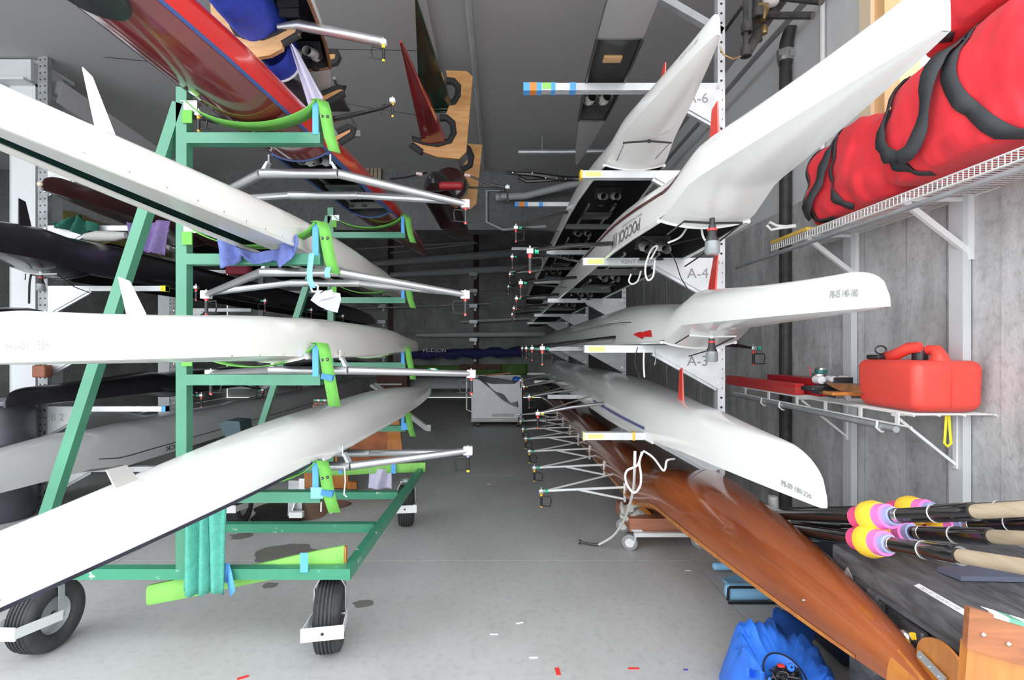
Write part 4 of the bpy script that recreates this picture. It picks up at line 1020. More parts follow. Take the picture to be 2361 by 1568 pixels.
mast(960, 773, 1256, 770, D, .085, 'straight grey mast just above the navy sail bag'); mast(1060, 742, 1240, 733, D, .05, 'thin grey mast end beside the right hand rigger pins')
mast(965, 540, 1300, 518, D, .05, 'thin grey mast highest on the back wall'); mast(820, 574, 1095, 558, D, .035, 'very thin grey pole between the high masts at left')
mast(820, 712, 1130, 700, D, .022, 'very thin pole crossing low behind the second rigger')
mast(900, 583, 1100, 560, D - .2, .03, 'thin pole slanting under the highest thin mast')
brk = [632, 670, 705, 742, 783, 822]
for k, yy in enumerate(brk):
    for xx in (1091, 880):
        o_ = tag(part('wall_bracket', MB().bb(W(xx - 9, yy + 4, BACK - .45), W(xx + 9, yy - 4, BACK - .45) + Vector((0, .44, 0))).bb(W(xx + 2, yy + 12, BACK - .02), W(xx + 7, yy - 4, BACK - .02) + Vector((0, -.03, 0))), galv_w), 'pale bracket on the %s dark post of back wall, %s of six' % ('right' if xx > 1000 else 'left', ('topmost', 'second from top', 'third from top', 'third from bottom', 'second from bottom', 'lowest')[k]), 'bracket', 'pale brackets on the back wall')
for xx in (1098, 900):
    tag(part('wall_post', MB().bb(W(xx - 6, 905, BACK - .04), W(xx + 6, 500, BACK - .04) + Vector((0, .03, 0))), mat('dark brown post', (.055, .022, .015), .6)), 'dark brown post on the back wall, %s one' % ('right' if xx > 1000 else 'left'), 'post')
sb = thing('sail_bag', 'long navy sail bag with white lettering on the back wall', 'sail bag', W(1070, 815, D))
p0, p1 = W(930, 818, D - .15), W(1200, 812, D - .15)
part('bag', MB().tube([p0 + (p1 - p0) * (k / 16) + Vector((0, 0, .03 * math.sin(k * 1.7))) for k in range(17)], [.15 + .035 * math.sin(k * 2.1) for k in range(17)], 14), navy_bag, sb)
text_plane('HUDSON', .17, W(975, 812, D - .36), (1, 0, .0), (0, 0, 1), white_p, sb)
tag(part('green_tarp', MB().grid(lambda u, v: W(835 + 380 * u, 838 + (5 * math.sin(u * 3)) + 25 * v, BACK - .12) + Vector((0, .04 * math.sin(u * 30), 0)), 40, 6), grass_g, solid=.02), 'dull green tarpaulin hanging low on the back wall', 'tarpaulin')
tag(part('dark_panel', MB().bb(W(1058, 852, BACK - .25), W(1155, 840, BACK - .25) + Vector((0, .1, 0))), brown_w), 'dark board in front of the green tarpaulin', 'board')
cb = thing('brown_cabinet', 'small brown cabinet with white edges beyond the lowest scull', 'cabinet', W(905, 895, 13.5))
part('body', MB().bb(W(868, 900, 13.5), W(938, 842, 13.5) + Vector((0, .5, 0))), brown_w, cb)
for xx in (870, 932):
    q = W(xx, 900, 13.55); part('leg', MB().bb((q.x, q.y, 0), (q.x + .05, q.y + .05, q.z)), brown_w, cb)
for yy in (863, 886): part('edge_strip', MB().bb(W(869, yy + 1.8, 13.48), W(926, yy - 1.5, 13.48) + Vector((0, .02, 0))), white_p, cb)
part('door_frame', MB().bb(W(926, 898, 13.47), W(938, 842, 13.47) + Vector((0, .03, 0))), mat('rust brown timber', (.12, .035, .025), .6), cb)
hb = Boat('grey hull lying crosswise at the foot of the back wall', W(560, 896, 14.9) + Vector((0, 0, 0)), W(1265, 893, 14.9), B=.27, D=.30, e0=.15, c0=2.0, ent=2.5, hull=mat('dim grey hull', (.40, .40, .40), .4))

# ------------------------------------------------------------------ ceiling hung group
def hook_board(name, label, pts, d, th, m, lips=(), cat='hanger'):
    r_ = thing(name, label, cat, W(pts[0][0], pts[0][1], d))
    part('board', MB().prism([W(x, y, d) for x, y in pts], (0, th, 0)), m, r_)
    for l in lips:
        part('foam_lip', MB().tube([W(x, y, d + th / 2) for x, y in l], .022 * d / 3.2, 10), foam, r_)
    return r_
def arc(cx, cy, rx, ry, a0, a1, n=10): return [(cx + rx * math.cos(R(a0 + (a1 - a0) * k / n)), cy + ry * math.sin(R(a0 + (a1 - a0) * k / n))) for k in range(n + 1)]
hook_board('plywood_hook', 'light plywood boat hook board holding the blue tarp boat', [(478, -90), (488, 55), (578, 134), (622, 127), (650, 112), (652, 100), (690, 80), (683, 60), (640, 80), (600, 92), (560, 90), (536, 68), (524, 30), (500, -90)], 2.95, .03, ply_l,
           [[(536, 60), (548, 82), (575, 91), (610, 92), (640, 80), (682, 58), (690, 70), (686, 82), (652, 102)]])
hook_board('plywood_hook', 'orange plywood hook end just below the top steel rigger', [(728, 124), (772, 118), (775, 142), (732, 152)], 3.9, .03, ply, [[(752, 122), (776, 121), (780, 134), (776, 143), (735, 154)]])
hook_board('plywood_hook', 'orange plywood hook end in middle of the hanging hooks', [(740, 222), (788, 203), (792, 212), (748, 240)], 3.6, .03, ply, [[(745, 218), (780, 203), (793, 204), (793, 216), (752, 240)]])
hook_board('plywood_hook', 'orange plywood hook end lowest beside the lime strap', [(770, 316), (808, 298), (810, 308), (778, 332)], 3.3, .03, ply, [[(778, 306), (805, 293), (815, 298), (812, 311), (782, 330)]])
bt = thing('tarp_covered_boat', 'boat bow wrapped in royal blue tarp on light plywood hook', 'boat', W(590, 40, 2.9))
def tarp(u, v):
    d = 2.25 + u * 1.05; c = Vector((-1.455 + .02 * u, d, 3.52 - u * .0)); an = v * 2 * PI
    rx = .135 * (.75 + .25 * math.sin(u * PI * .8)); rz = .15 if u < .97 else .10
    w_ = 1 + .07 * noise.noise(Vector((u * 6, math.cos(an) * 2, math.sin(an) * 2))) + .05 * abs(noise.noise(Vector((u * 14, math.cos(an) * 4, math.sin(an) * 4))))
    return c + Vector((math.cos(an) * rx * w_, 0, math.sin(an) * rz * w_))
part('tarp', MB().grid(tarp, 70, 60), blue_cloth, bt, sharp=60)
part('tarp_tail', MB().grid(lambda u, v: Vector((-1.40, 3.0 + u * .16, 3.36)) + Vector((math.cos(v * 2 * PI) * .13, 0, math.sin(v * 2 * PI) * .11)), 8, 20), blue_cloth, bt)
part('hem', MB().tube([Vector((-1.40, 3.165, 3.36)) + Vector((math.cos(R(a)) * .132, 0, math.sin(R(a)) * .112)) for a in range(180, 361, 12)], .008, 6), white_p, bt)
hs = Boat('white shell with black cockpit and brown edge hanging under the ceiling', (-1.14, 1.3, 3.56), (-1.32, 3.8, 3.42), B=.19, D=.22, e0=.1, c0=.9, c1=.45, ent=.9, hull=white, deck=deck_grey, trim=mat('brown rubbing strip', (.22, .10, .05), .5), rise=0)
hs.station(2.0, white_p)
part('rigger', MB().tube([W(640, 62, 2.95), W(690, 58, 2.95), W(880, 96, 2.95)], [.016, .03, .026], 12), alu, hs.root)
part('rib', MB().bar(W(640, 10, 2.9), W(690, 8, 2.9), .02, .03).bar(W(645, 30, 2.92), W(690, 30, 2.92), .02, .04), darkmetal, hs.root)
oarlock(hs.root, W(884, 98, 2.95), -1, None, yellow_p, plastic_b, scale=.8)
hk = Boat('black hull hanging between the blue tarp boat and the red scull', (-1.46, 3.05, 3.10), (-1.42, 3.75, 3.12), B=.20, D=.28, e0=.2, c0=.35, c1=.3, ent=.4, hull=black_gel, deck=black_gel, rise=0)
# centre hook boards with red and green bows
hook_board('plywood_cradle', 'orange plywood cradle with two round notches holding the red bow', [(1028, 162), (1076, 164), (1090, 176), (1075, 350), (1058, 366), (1010, 362), (975, 350), (948, 335), (950, 320), (985, 332), (1020, 330), (1044, 320), (1048, 290), (1040, 275), (1025, 272), (1035, 245), (1052, 232), (1058, 205), (1050, 188), (1032, 184)], 5.0, .03, ply,
           [[(974, 352), (949, 334), (951, 321), (978, 329), (1010, 334), (1038, 326), (1047, 308), (1044, 284), (1030, 272), (1014, 272)], [(1030, 186), (1046, 188), (1057, 200), (1056, 222), (1046, 238), (1040, 238)]])
hook_board('plywood_cradle', 'second orange plywood cradle behind and below the first one', [(1068, 330), (1112, 334), (1098, 470), (1085, 482), (1050, 478), (1020, 462), (1024, 456), (1050, 462), (1076, 450), (1082, 425), (1070, 400), (1068, 380), (1086, 360), (1080, 345)], 5.9, .03, ply,
           [[(1068, 335), (1080, 345), (1087, 362), (1084, 382), (1066, 392)]])
rb = Boat('pointed red bow with black edge in the orange plywood cradle', (-.72, 3.55, 3.72), (-.69, 5.08, 3.60), B=.12, D=.16, e0=.04, c0=1.45, c1=.02, ent=1.9, hull=red_gel, deck=darkred, trim=black_gel, rise=0, crown=.25, p=.75, wedge=True)
gb = Boat('pointed dark green bow hanging above and behind the red bow', (-.615, 3.55, 4.03), (-.68, 5.12, 3.97), B=.17, D=.14, e0=.03, c0=1.5, c1=.02, ent=1.9, wedge=True, hull=darkgreen_gel, deck=darkgreen_gel, trim=darkgreen_gel, rise=0, crown=.15)
lb = Boat('dark open scull with red pad hanging under the orange cradles', (-.69, 4.95, 3.20), (-.66, 7.6, 3.2), B=.17, D=.22, e0=.16, c0=.2, c1=.8, ent=.5, hull=black_gel, deck=maroon, inner=maroon, rise=0)
part('red_pad', MB().rbox(W(1040, 429, 5.0), (.24, .1, .07), .03), mat('crimson pad', (.30, .012, .02), .5), lb.root)
part('belly', MB().lathe([(0, -.02), (.16, 0), (.19, .08), (.17, .16), (0, .17)], W(1035, 420, 5.5), (0, 1, 0), 24), maroon, lb.root)
g = MB().tube([W(985, 398, 5.2), W(930, 410, 5.4), W(900, 412, 5.5)], .010, 8); part('rigger', g, carbon, lb.root)
g = MB().tube([W(1068, 400, 5.2), W(1130, 425, 5.3), W(1165, 432, 5.3)], .011, 8); part('rigger', g, carbon, lb.root)
g = MB().tube([W(1080, 432, 5.4), W(1165, 436, 5.3)], .011, 8); part('rigger', g, carbon, lb.root)
oarlock(lb.root, W(1170, 432, 5.3), -1, None, plastic_b, plastic_b)
for q in ((967, 401), (1078, 404)): part('pink_sleeve', MB().cyl(W(q[0] - 7, q[1] - 1, 5.15), W(q[0] + 7, q[1] + 1, 5.15), .016, 8), mat('pale pink sleeve', (.7, .5, .5), .6), lb.root)
g = MB(); g.tube([W(1165, 398, 6.5), W(1230, 402, 6.5), W(1300, 412, 6.5), W(1340, 412, 6.5)], [.02, .03, .04, .03], 8); g.tube([W(1195, 408, 6.5), W(1215, 418, 6.5), W(1290, 414, 6.5)], .025, 8)
cr = tag(part('carbon_wing_rigger', g, carbon), 'black wing rigger stowed behind the top right rack arms', 'rigger')
for q in ((1182, 398), (1227, 399), (1258, 410), (1283, 411), (1304, 412)): part('bolt', MB().sph(W(q[0], q[1], 6.45), .014, 6, 4), steel, cr)
g = MB().tube([W(1195, 350, 7.0), W(1300, 350, 7.0), W(1400, 348, 7.0)], .03, 8); g.tube([W(1250, 350, 7.0), Vector((W(1250, 350, 7.0).x, 7.0, CEIL))], .006, 5); tag(part('suspended_tube', g, galv), 'galvanised tube level below the ceiling behind topmost white shell', 'tube')
for n_, (a, b_, d, lab) in enumerate((((715, 112), (1000, 118), 4.2, 'thin cable crossing behind the red bow'), ((430, 150), (118, 120), 5.1, 'thin cable from left column bracket towards the red scull'), ((775, 236), (1000, 272), 4.8, 'thin cable under the black wing rigger'))):
    tag(part('cable', MB().tube([W(a[0], a[1], d), W(b_[0], b_[1], d)], .003, 5), ink), lab, 'cable')

# ================================================================== RIGHT WALL SHELVES
SX = 1.96
def wire_shelf(label, y0, y1, z, x0, near_lip, brs, zl):
    sh = thing('wire_shelf', label, 'shelf', (2.15, (y0 + y1) / 2, z))
    lw = MB(); r = .0026
    n = int((y1 - y0) / .0254)
    for k in range(n + 1):
        y = y0 + (y1 - y0) * k / n; lw.tube([(WX - .004, y, z), (x0, y, z), (x0 - .001, y, z - zl)], r, 4, cap=False)
    part('cross_wire', lw, wire_m, sh, kind='stuff')
    for x in (x0, x0 + .12, x0 + .24, WX - .008): part('long_wire', MB().tube([(x, y0 - .01, z - .005), (x, y1 + .01, z - .005)], .0042, 8), wire_m, sh)
    part('lip_wire', MB().tube([(x0 - .001, y0 - .01, z - zl), (x0 - .001, y1 + .01, z - zl)], .004, 8), wire_m, sh)
    part('lip_wire', MB().tube([(x0 - .001, y0, z - zl * .5), (x0 - .001, y1, z - zl * .5)], .003, 6), wire_m, sh)
    for yb in brs:
        b = MB(); b.bb((WX - .016, yb - .013, z - .34), (WX - .006, yb + .013, z)); b.bar((x0 + .02, yb, z - .03), (WX - .012, yb, z - .31), .018, .020); b.bb((x0 + .01, yb - .008, z - .03), (WX - .01, yb + .008, z - .012))
        o = part('shelf_bracket', b, whitemetal, sh)
        for dz in (.05, .12, .31): part('screw', MB().cyl((WX - .019, yb, z - dz), (WX - .015, yb, z - dz), .006, 8), darkmetal, o)
    return sh
# upper shelf with lip standing up and steel hang rod
us = thing('wire_shelf', 'long white wire shelf high on the right wall holding red duffels', 'shelf', (2.15, 2.6, 2.36))
ZU = 2.36
lw = MB(); lp = MB()
n = 94
for k in range(n + 1):
    y = 1.3 + 2.45 * k / n
    lw.tube([(WX - .004, y, ZU), (SX, y, ZU)], .0026, 4, cap=False); lp.tube([(SX, y, ZU), (SX - .001, y, ZU - .042)], .0026, 4, cap=False)
part('cross_wire', lw, wire_m, us, kind='stuff'); part('lip_wires', lp, wire_m, us, kind='stuff')
for (x, z) in ((SX, ZU), (SX, ZU - .044), (SX + .12, ZU - .004), (SX + .24, ZU - .004), (WX - .008, ZU - .004)):
    part('long_wire', MB().tube([(x, 1.3, z), (x, 3.76, z)], .0042, 8), wire_m, us)
part('hang_rod', MB().tube([(SX + .01, 1.3, ZU - .075), (SX + .01, 4.35, ZU - .075)], .014, 12), galv, us)
for yb in (2.55, 3.37, 1.73):
    b = MB(); b.bb((WX - .028, yb - .018, ZU - .32), (WX - .0, yb + .018, ZU)); b.bb((SX + .02, yb - .008, ZU - .03), (WX - .01, yb + .008, ZU - .01)); b.bar((SX + .03, yb, ZU - .03), (WX - .02, yb, ZU - .28), .022, .028)
    o = part('shelf_bracket', b, whitemetal, us)
    for dz in (.04, .11, .29): part('screw', MB().cyl((WX - .032, yb, ZU - dz), (WX - .027, yb, ZU - dz), .007, 8), darkmetal, o)
# lower shelf: solid rails with ladder lip
ls = thing('wire_shelf', 'short white wire shelf lower on the right wall holding the red fuel can', 'shelf', (2.15, 3.0, 1.26))
y0, y1 = 2.42, 4.15; ZL = 1.285; X0 = 1.93
lw = MB(); n = 68
for k in range(n + 1):
    y = y0 + (y1 - y0) * k / n; lw.tube([(WX - .004, y, ZL), (X0, y, ZL)], .0028, 4, cap=False)
part('cross_wire', lw, wire_m, ls, kind='stuff')
for x in (X0, X0 + .12, X0 + .24, WX - .008): part('long_wire', MB().tube([(x, y0 - .01, ZL - .004), (x, y1, ZL - .004)], .0045, 8), wire_m, ls)
part('lip_rail', MB().tube([(X0 - .005, y0 - .0, ZL - .06), (X0 - .005, y1 + .15, ZL - .055)], .005, 8), wire_m, ls)
for yy in (2.50, 2.76, 3.06, 3.36, 3.72, 4.08): part('lip_post', MB().bb((X0 - .008, yy - .004, ZL - .06), (X0 - .002, yy + .02, ZL)), wire_m, ls)
part('hang_rod', MB().tube([(X0 + .0, y0 + .1, ZL - .085), (X0 + .0, y1 + .2, ZL - .075)], .017, 12), galv, ls)
for yy in (2.62, 3.55, 3.8): part('rod_clip', MB().tube([(X0 - .02, yy, ZL - .055), (X0 - .026, yy, ZL - .09), (X0 - .005, yy, ZL - .11), (X0 + .01, yy, ZL - .112)], .006, 8), whitemetal, ls)
for yb in (2.575, 3.395):
    b = MB(); b.bb((WX - .065, yb - .010, ZL - .29), (WX - .056, yb + .012, ZL)); b.bb((X0 + .02, yb - .006, ZL - .025), (WX - .05, yb + .006, ZL - .012)); b.bar((X0 + .04, yb, ZL - .03), (WX - .062, yb, ZL - .27), .012, .014)
    part('shelf_bracket', b, whitemetal, ls)
# fuel can
gc = thing('fuel_can', 'red plastic fuel can with black cap on the lower wire shelf', 'fuel can', (2.13, 2.55, ZL))
gx, gy, gz = 2.115, 2.63, ZL + .006
def squash(v):
    k = 1 - .10 * max(0, (-v.z - .06) / .10); return Vector((v.x * k, v.y * k, v.z))
part('body', MB().rbox((gx, gy, gz + .125), (.34, .42, .25), .045, 5, fn=squash), gascan, gc)
part('seam', MB().bb((gx + .0, gy - .2115, gz + .03), (gx + .004, gy - .2085, gz + .22)), gascan, gc)
part('handle', MB().tube([(gx, gy - .14, gz + .235), (gx, gy - .14, gz + .275), (gx, gy - .125, gz + .298), (gx, gy - .08, gz + .300)], [.05, .034, .028, .026], 14).tube([(gx - .02, gy + .16, gz + .24), (gx - .06, gy + .12, gz + .262), (gx - .08, gy + .02, gz + .280), (gx - .06, gy - .03, gz + .31), (gx - .045, gy - .08, gz + .315)], [.034, .03, .028, .03, .026], 14), gascan, gc)
part('cap', MB().cyl((gx - .02, gy - .05, gz + .235), (gx - .02, gy - .05, gz + .30), .034, 18).tube([(gx - .05, gy - .05, gz + .29), (gx, gy - .07, gz + .305)], .012, 8), plastic_b, gc)
fc = MB().rbox((gx - .10, gy + .13, gz + .262), (.07, .09, .025), .008); fc.tube([(gx - .10 + .03 * math.cos(a), gy + .11, gz + .30 + .022 * math.sin(a)) for a in [k * PI / 6 for k in range(13)]], .004, 6)
part('vent_cap', fc, plastic_b, gc)
# other things on lower shelf
zz = ZL + .004
def flat(name, label, cat, pts, z, th, m, **k):
    return tag(part(name, MB().prism([(x, y, z) for x, y in pts], (0, 0, th)), m, **k), label, cat)
rs = thing('red_rudder_blade', 'long red steel trolley bar lying at far end of the lower shelf', 'bar', (2.0, 3.9, zz))
part('bar', MB().bb((1.93, 3.40, zz), (1.99, 4.45, zz + .075)), mat('worn red paint', (.62, .02, .03), .4, col2=(.52, .08, .07), scale=6, stretch=(1, 1, 12)), rs)
part('bar', MB().bb((2.03, 3.30, zz), (2.15, 3.95, zz + .11)), mat('dark red enamel', (.40, .012, .02), .35), rs)
nv = thing('bow_light', 'small chrome navigation light with green lens on the red bar', 'light', (2.09, 3.42, zz + .11))
q = W(1893, 866, 3.42)
part('base', MB().lathe([(0, 0), (.055, 0), (.055, .012), (.04, .02), (0, .02)], q + Vector((0, 0, .0)), (0, 0, 1), 20), steel, nv)
part('lens', MB().lathe([(.038, .02), (.036, .04), (0, .04)], q, (0, 0, 1), 20), mat('teal lens', (.02, .16, .14), .15), nv)
part('top_cap', MB().lathe([(.038, .04), (.034, .052), (0, .056)], q, (0, 0, 1), 20), steel, nv)
part('wire', MB().tube([q + Vector((-.07, 0, .0)), q + Vector((-.07, 0, .05)), q + Vector((-.09, 0, .055))], .003, 6), red_p, nv)
rl = thing('roller_bracket', 'grey bow roller bracket with white rollers on the lower shelf', 'bracket', (2.0, 3.15, zz))
q = W(1890, 876, 3.1)
for dx in (0, .075, .15): part('roller', MB().cyl(q + Vector((dx, -.02, 0)), q + Vector((dx, .04, 0)), .024, 16), whitemetal, rl)
part('link_plate', MB().rbox(q + Vector((.12, -.035, -.002)), (.115, .006, .04), .0025), darkmetal, rl)
part('foot', MB().rbox(q + Vector((.05, .0, -.045)), (.12, .1, .03), .008).box(q + Vector((.04, 0, -.03)), (.05, .06, .04)), darkmetal, rl)
bk = thing('shoe_brush', 'black rubber scraper lying on the lower shelf', 'scraper', (2.0, 3.1, zz))
part('body', MB().rbox(W(1893, 896, 3.05), (.18, .12, .028), .01), plastic_b, bk)
wp = thing('wooden_plane', 'dark brown wooden wedge beside the fuel can', 'wedge', (2.0, 2.9, zz))
part('body', MB().prism([W(1906, 884, 2.95), W(1990, 888, 2.8), W(2018, 896, 2.75), W(2016, 905, 2.75), W(1955, 908, 2.8), W(1925, 896, 2.9)], (.05, .12, 0)), mat('dark stained wood', (.20, .085, .035), .4, var=.3, stretch=(1, 6, 1)), wp)
for k, (x0, x1, y_, d, lab) in enumerate(((1885, 1940, 900, 3.0, 'smaller amber wooden wheel block, farther from the fuel can'), (1920, 2020, 909, 2.80, 'larger amber wooden wheel block touching the fuel can'))):
    o = thing('wooden_wheel_block', lab, 'block', W(x0, y_, d))
    q0 = W(x0, y_, d); q1 = W(x1, y_, d)
    part('plank', MB().rbox((q0 + q1) / 2 + Vector((0, .05, 0)), ((q1 - q0).x, .10, .022), .009), varnish_l, o)
    part('under_plate', MB().rbox((q0 + q1) / 2 + Vector((0.01, .05, -.017)), ((q1 - q0).x * .9, .09, .014), .005), darkmetal, o)
    part('wheel', MB().cyl(q0 + Vector((.08, -.008, -.02)), q0 + Vector((.08, .012, -.02)), .016, 14), mat('grey wheel', (.2, .19, .19), .5), o)
ys = MB().tube([(2.16, 2.50, ZL), (2.155, 2.50, ZL - .08), (2.15, 2.5, ZL - .15), (2.165, 2.5, ZL - .165), (2.182, 2.5, ZL - .15), (2.176, 2.5, ZL - .08), (2.172, 2.5, ZL)], .007, 8, flat=.5)
tag(part('yellow_loop', ys, mat('yellow webbing', (.85, .75, .03), .6)), 'yellow webbing loop hanging under the lower shelf', 'strap')
# yellow items on the far end of upper shelf
yt = MB().bar((SX + .01, 3.30, ZU + .012), (SX + .01, 3.74, ZU + .012), .05, .02); yt.bar((SX + .08, 3.2, ZU + .016), (SX + .05, 3.72, ZU + .016), .05, .022)
tag(part('yellow_strip', yt, mat('mustard foam', (.72, .47, .07), .7)), 'mustard yellow strips on the far end of the upper shelf', 'strip')
q = [W(1836, 522, 3.45), W(1800, 526, 3.5), W(1778, 530, 3.5), W(1768, 520, 3.5), W(1774, 512, 3.5), W(1790, 520, 3.5), W(1812, 522, 3.5), W(1836, 519, 3.45)]
tag(part('white_hook_loop', MB().tube(q, .009, 8), white_p), 'white plastic loop poking from the upper shelf end', 'loop')
tag(part('storage_tray', MB().bb((SX + .02, 3.1, ZU + .004), (WX - .03, 3.7, ZU + .010)), mat('frosted tray', (.5, .5, .48), .4)), 'pale flat tray lying on the upper shelf end', 'tray')
# duffels
def duffel(label, c, hs, seed, straps, tilt=0):
    c = Vector(c); o = thing('duffel_bag', label, 'bag', c - Vector((0, 0, hs[2])), 'red duffel bags on the upper shelf')
    M = Matrix.Rotation(R(tilt), 3, 'X')
    def fn(u, v):
        ph = (u - .5) * PI; th = v * 2 * PI
        def se(x, e): return math.copysign(abs(x) ** e, x)
        y = se(math.sin(ph), .55); rr = abs(math.cos(ph)) ** .55 if abs(math.cos(ph)) > 1e-6 else 0
        x = se(math.cos(th), .7) * rr; z = se(math.sin(th), .7) * rr
        p = Vector((x * hs[0], y * hs[1], z * hs[2]))
        nn = noise.noise(Vector((p.x * 5, p.y * 5, p.z * 5 + seed))) * .045 + noise.noise(Vector((p.x * 12, p.y * 16, p.z * 7 + seed))) * .022
        nn += .011 * math.sin((p.z * 20 + p.y * 30 + seed) + 4 * noise.noise(p * 4)) * abs(y) ** 2 + .018 * (abs(noise.noise(Vector((p.x * 6, p.y * 7 + p.z * 5, p.z * 8 + seed)))) - .2)
        p *= 1 + nn / max(.12, p.length)
        if p.z < -hs[2] * .8: p.z = -hs[2] * .8 + (p.z + hs[2] * .8) * .3
        return c + M @ p
    part('body', MB().grid(fn, 90, 96), red_cloth, o, sharp=85)
    def side(yn, zn, off):       # point on the aisle side from normalised y, z
        y = max(-.98, min(.98, yn)); ph = math.asin(math.copysign(abs(y) ** (1 / .55), y)); rr = abs(math.cos(ph)) ** .55
        z = max(-.99, min(.99, zn / max(rr, .2))); th = math.asin(math.copysign(abs(z) ** (1 / .7), z))
        q = fn(ph / PI + .5, (PI - th) / (2 * PI)); d = (q - c); return q + Vector((-1, 0, 0)) * off + d.normalized() * .004
    for k, st in enumerate(straps):
        pts = st['p']; n = 34; g = MB()
        def at(t):
            t = t * (len(pts) - 1); i = min(int(t), len(pts) - 2); f = t - i; P_ = [Vector((*pts[max(0, min(len(pts) - 1, i + d))], 0)) for d in (-1, 0, 1, 2)]
            return .5 * ((2 * P_[1]) + (P_[2] - P_[0]) * f + (2 * P_[0] - 5 * P_[1] + 4 * P_[2] - P_[3]) * f * f + (3 * P_[1] - P_[0] - 3 * P_[2] + P_[3]) * f ** 3)
        for i in range(n + 1):
            t = i / n; a = at(t); b_ = at(min(1, t + .02)) - at(max(0, t - .02)); pr = Vector((-b_.y * hs[2] / hs[1], b_.x * hs[1] / hs[2], 0))
            pr = Vector((-b_.y, b_.x, 0)).normalized(); wd = st.get('w', .022) * 1.35
            off = .006 + st.get('lift', .0) * math.sin(t * PI)
            for s_ in (-1, 1): g.v.append(side(a.x + pr.x * s_ * wd / hs[1], a.y + pr.y * s_ * wd / hs[2], off))
        g.f = [(2 * i, 2 * i + 1, 2 * i + 3, 2 * i + 2) for i in range(n)]; g.mi = [0] * n
        part('strap', g, strap_b, o, solid=.004)
    return o
duffel('small red duffel at the far end of the upper wire shelf', (2.135, 3.02, 2.625), (.18, .39, .27), 1.0,
       [dict(p=[(.93, .1), (.88, -.35), (.68, -.62), (.42, -.3), (.30, .35), (.25, .9)], lift=.03), dict(p=[(.70, .95), (.72, .2), (.66, -.4), (.62, -.62)], w=.014), dict(p=[(.1, .95), (.12, .2), (.05, -.4), (-.2, -.85)], w=.018), dict(p=[(.66, -.6), (.5, -.85), (.3, -.95)], w=.02)])
duffel('large red duffel with looping handles on the upper wire shelf, nearer than the small one', (2.09, 2.22, 2.665), (.20, .46, .30), 5.0,
       [dict(p=[(.62, .85), (.68, .1), (.55, -.42), (.30, -.55), (.12, -.30), (-.02, .40), (-.12, .80), (-.20, .86)], lift=.04, w=.026), dict(p=[(.70, .95), (.74, .2), (.62, -.5), (.40, -.95)], w=.02), dict(p=[(-.16, .90), (-.12, .45), (-.18, .0), (-.42, -.55), (-.60, -.92)], w=.026)])
duffel('red duffel piled on top of the large one by the window', (2.12, 2.08, 3.16), (.20, .42, .20), 9.0,
       [dict(p=[(.75, .6), (.62, -.2), (.5, -.9)], w=.024), dict(p=[(.12, .95), (.05, .4), (-.05, -.15), (-.16, -.5)], w=.024)])
duffel('red duffel at right edge of the photo high on the shelf', (2.10, 1.50, 3.0), (.20, .26, .24), 13.0, [dict(p=[(.1, .9), (.0, .2), (-.2, -.6)], w=.024)])
duffel('red duffel at right end of the upper shelf under the highest bags', (2.10, 1.48, 2.60), (.20, .27, .23), 17.0, [dict(p=[(.2, .9), (.1, .1), (.0, -.9)], w=.024)])

# ================================================================== BLACK DOCK BOX, OARS
BX0, BX1, BY0, BY1, BZ = 1.43, 2.22, 1.02, 2.24, .75
db = thing('dock_box', 'scuffed black plastic gear box at bottom right under the oars', 'gear box', ((BX0 + BX1) / 2, (BY0 + BY1) / 2, 0))
part('body', MB().rbox(((BX0 + BX1) / 2 + .02, (BY0 + BY1) / 2, .315), (BX1 - BX0 - .05, BY1 - BY0 - .06, .63), .03), boxplast, db)
part('lid', MB().rbox(((BX0 + BX1) / 2, (BY0 + BY1) / 2, BZ - .045), (BX1 - BX0, BY1 - BY0, .09), .014, 2), boxplast, db)
part('lid_rim', MB().rbox(((BX0 + BX1) / 2, (BY0 + BY1) / 2, BZ - .105), (BX1 - BX0 - .02, BY1 - BY0 - .02, .03), .006, 1), boxplast, db)
for k in range(9): part('lid_groove', MB().bb((BX0 + .13 + k * .07, BY0 + .06, BZ - .001), (BX0 + .138 + k * .07, BY1 - .06, BZ + .0015)), boxplast, db)
for yy in (1.28, 1.60, 2.02):
    part('buttress', MB().prism([(BX0 + .03, yy - .06, BZ - .09), (BX0 - .0, yy - .05, BZ - .10), (BX0 + .005, yy - .02, BZ - .26), (BX0 + .04, yy + .02, BZ - .45), (BX0 + .06, yy - .02, BZ - .45)], (0, .05, 0)), boxplast, db)
lk = part('latch', MB().rbox((BX0 + .005, 1.79, BZ - .17), (.03, .10, .10), .01), darkmetal, db)
part('latch_knob', MB().sph((BX0 - .02, 1.80, BZ - .165), .026, 14, 10), steel, lk); part('latch_ring', MB().lathe([(.02, -.01), (.042, -.008), (.042, .008), (.02, .01)], (BX0 + .0, 1.765, BZ - .175), (1, .5, 0), 18), gold_p, lk)
st_ = part('sticker', MB().prism([(BX0 + .035, 1.83, BZ + .0005), (BX0 + .065, 1.845, BZ + .0005), (BX0 + .065, 1.60, BZ + .0005), (BX0 + .03, 1.60, BZ + .0005)], (0, 0, .0012)), paper, db)
text_plane('BLUE TEAM LIFE', .022, (BX0 + .040, 1.815, BZ + .002), (0, -1, 0), (1, 0, 0), inkg, st_)
part('tear', MB().prism([(BX0 - .002, 2.13, BZ - .06), (BX0 - .002, 2.16, BZ - .10), (BX0 - .002, 2.08, BZ - .12)], (.003, 0, 0)), mat('silver tape', (.35, .35, .34), .5), db)
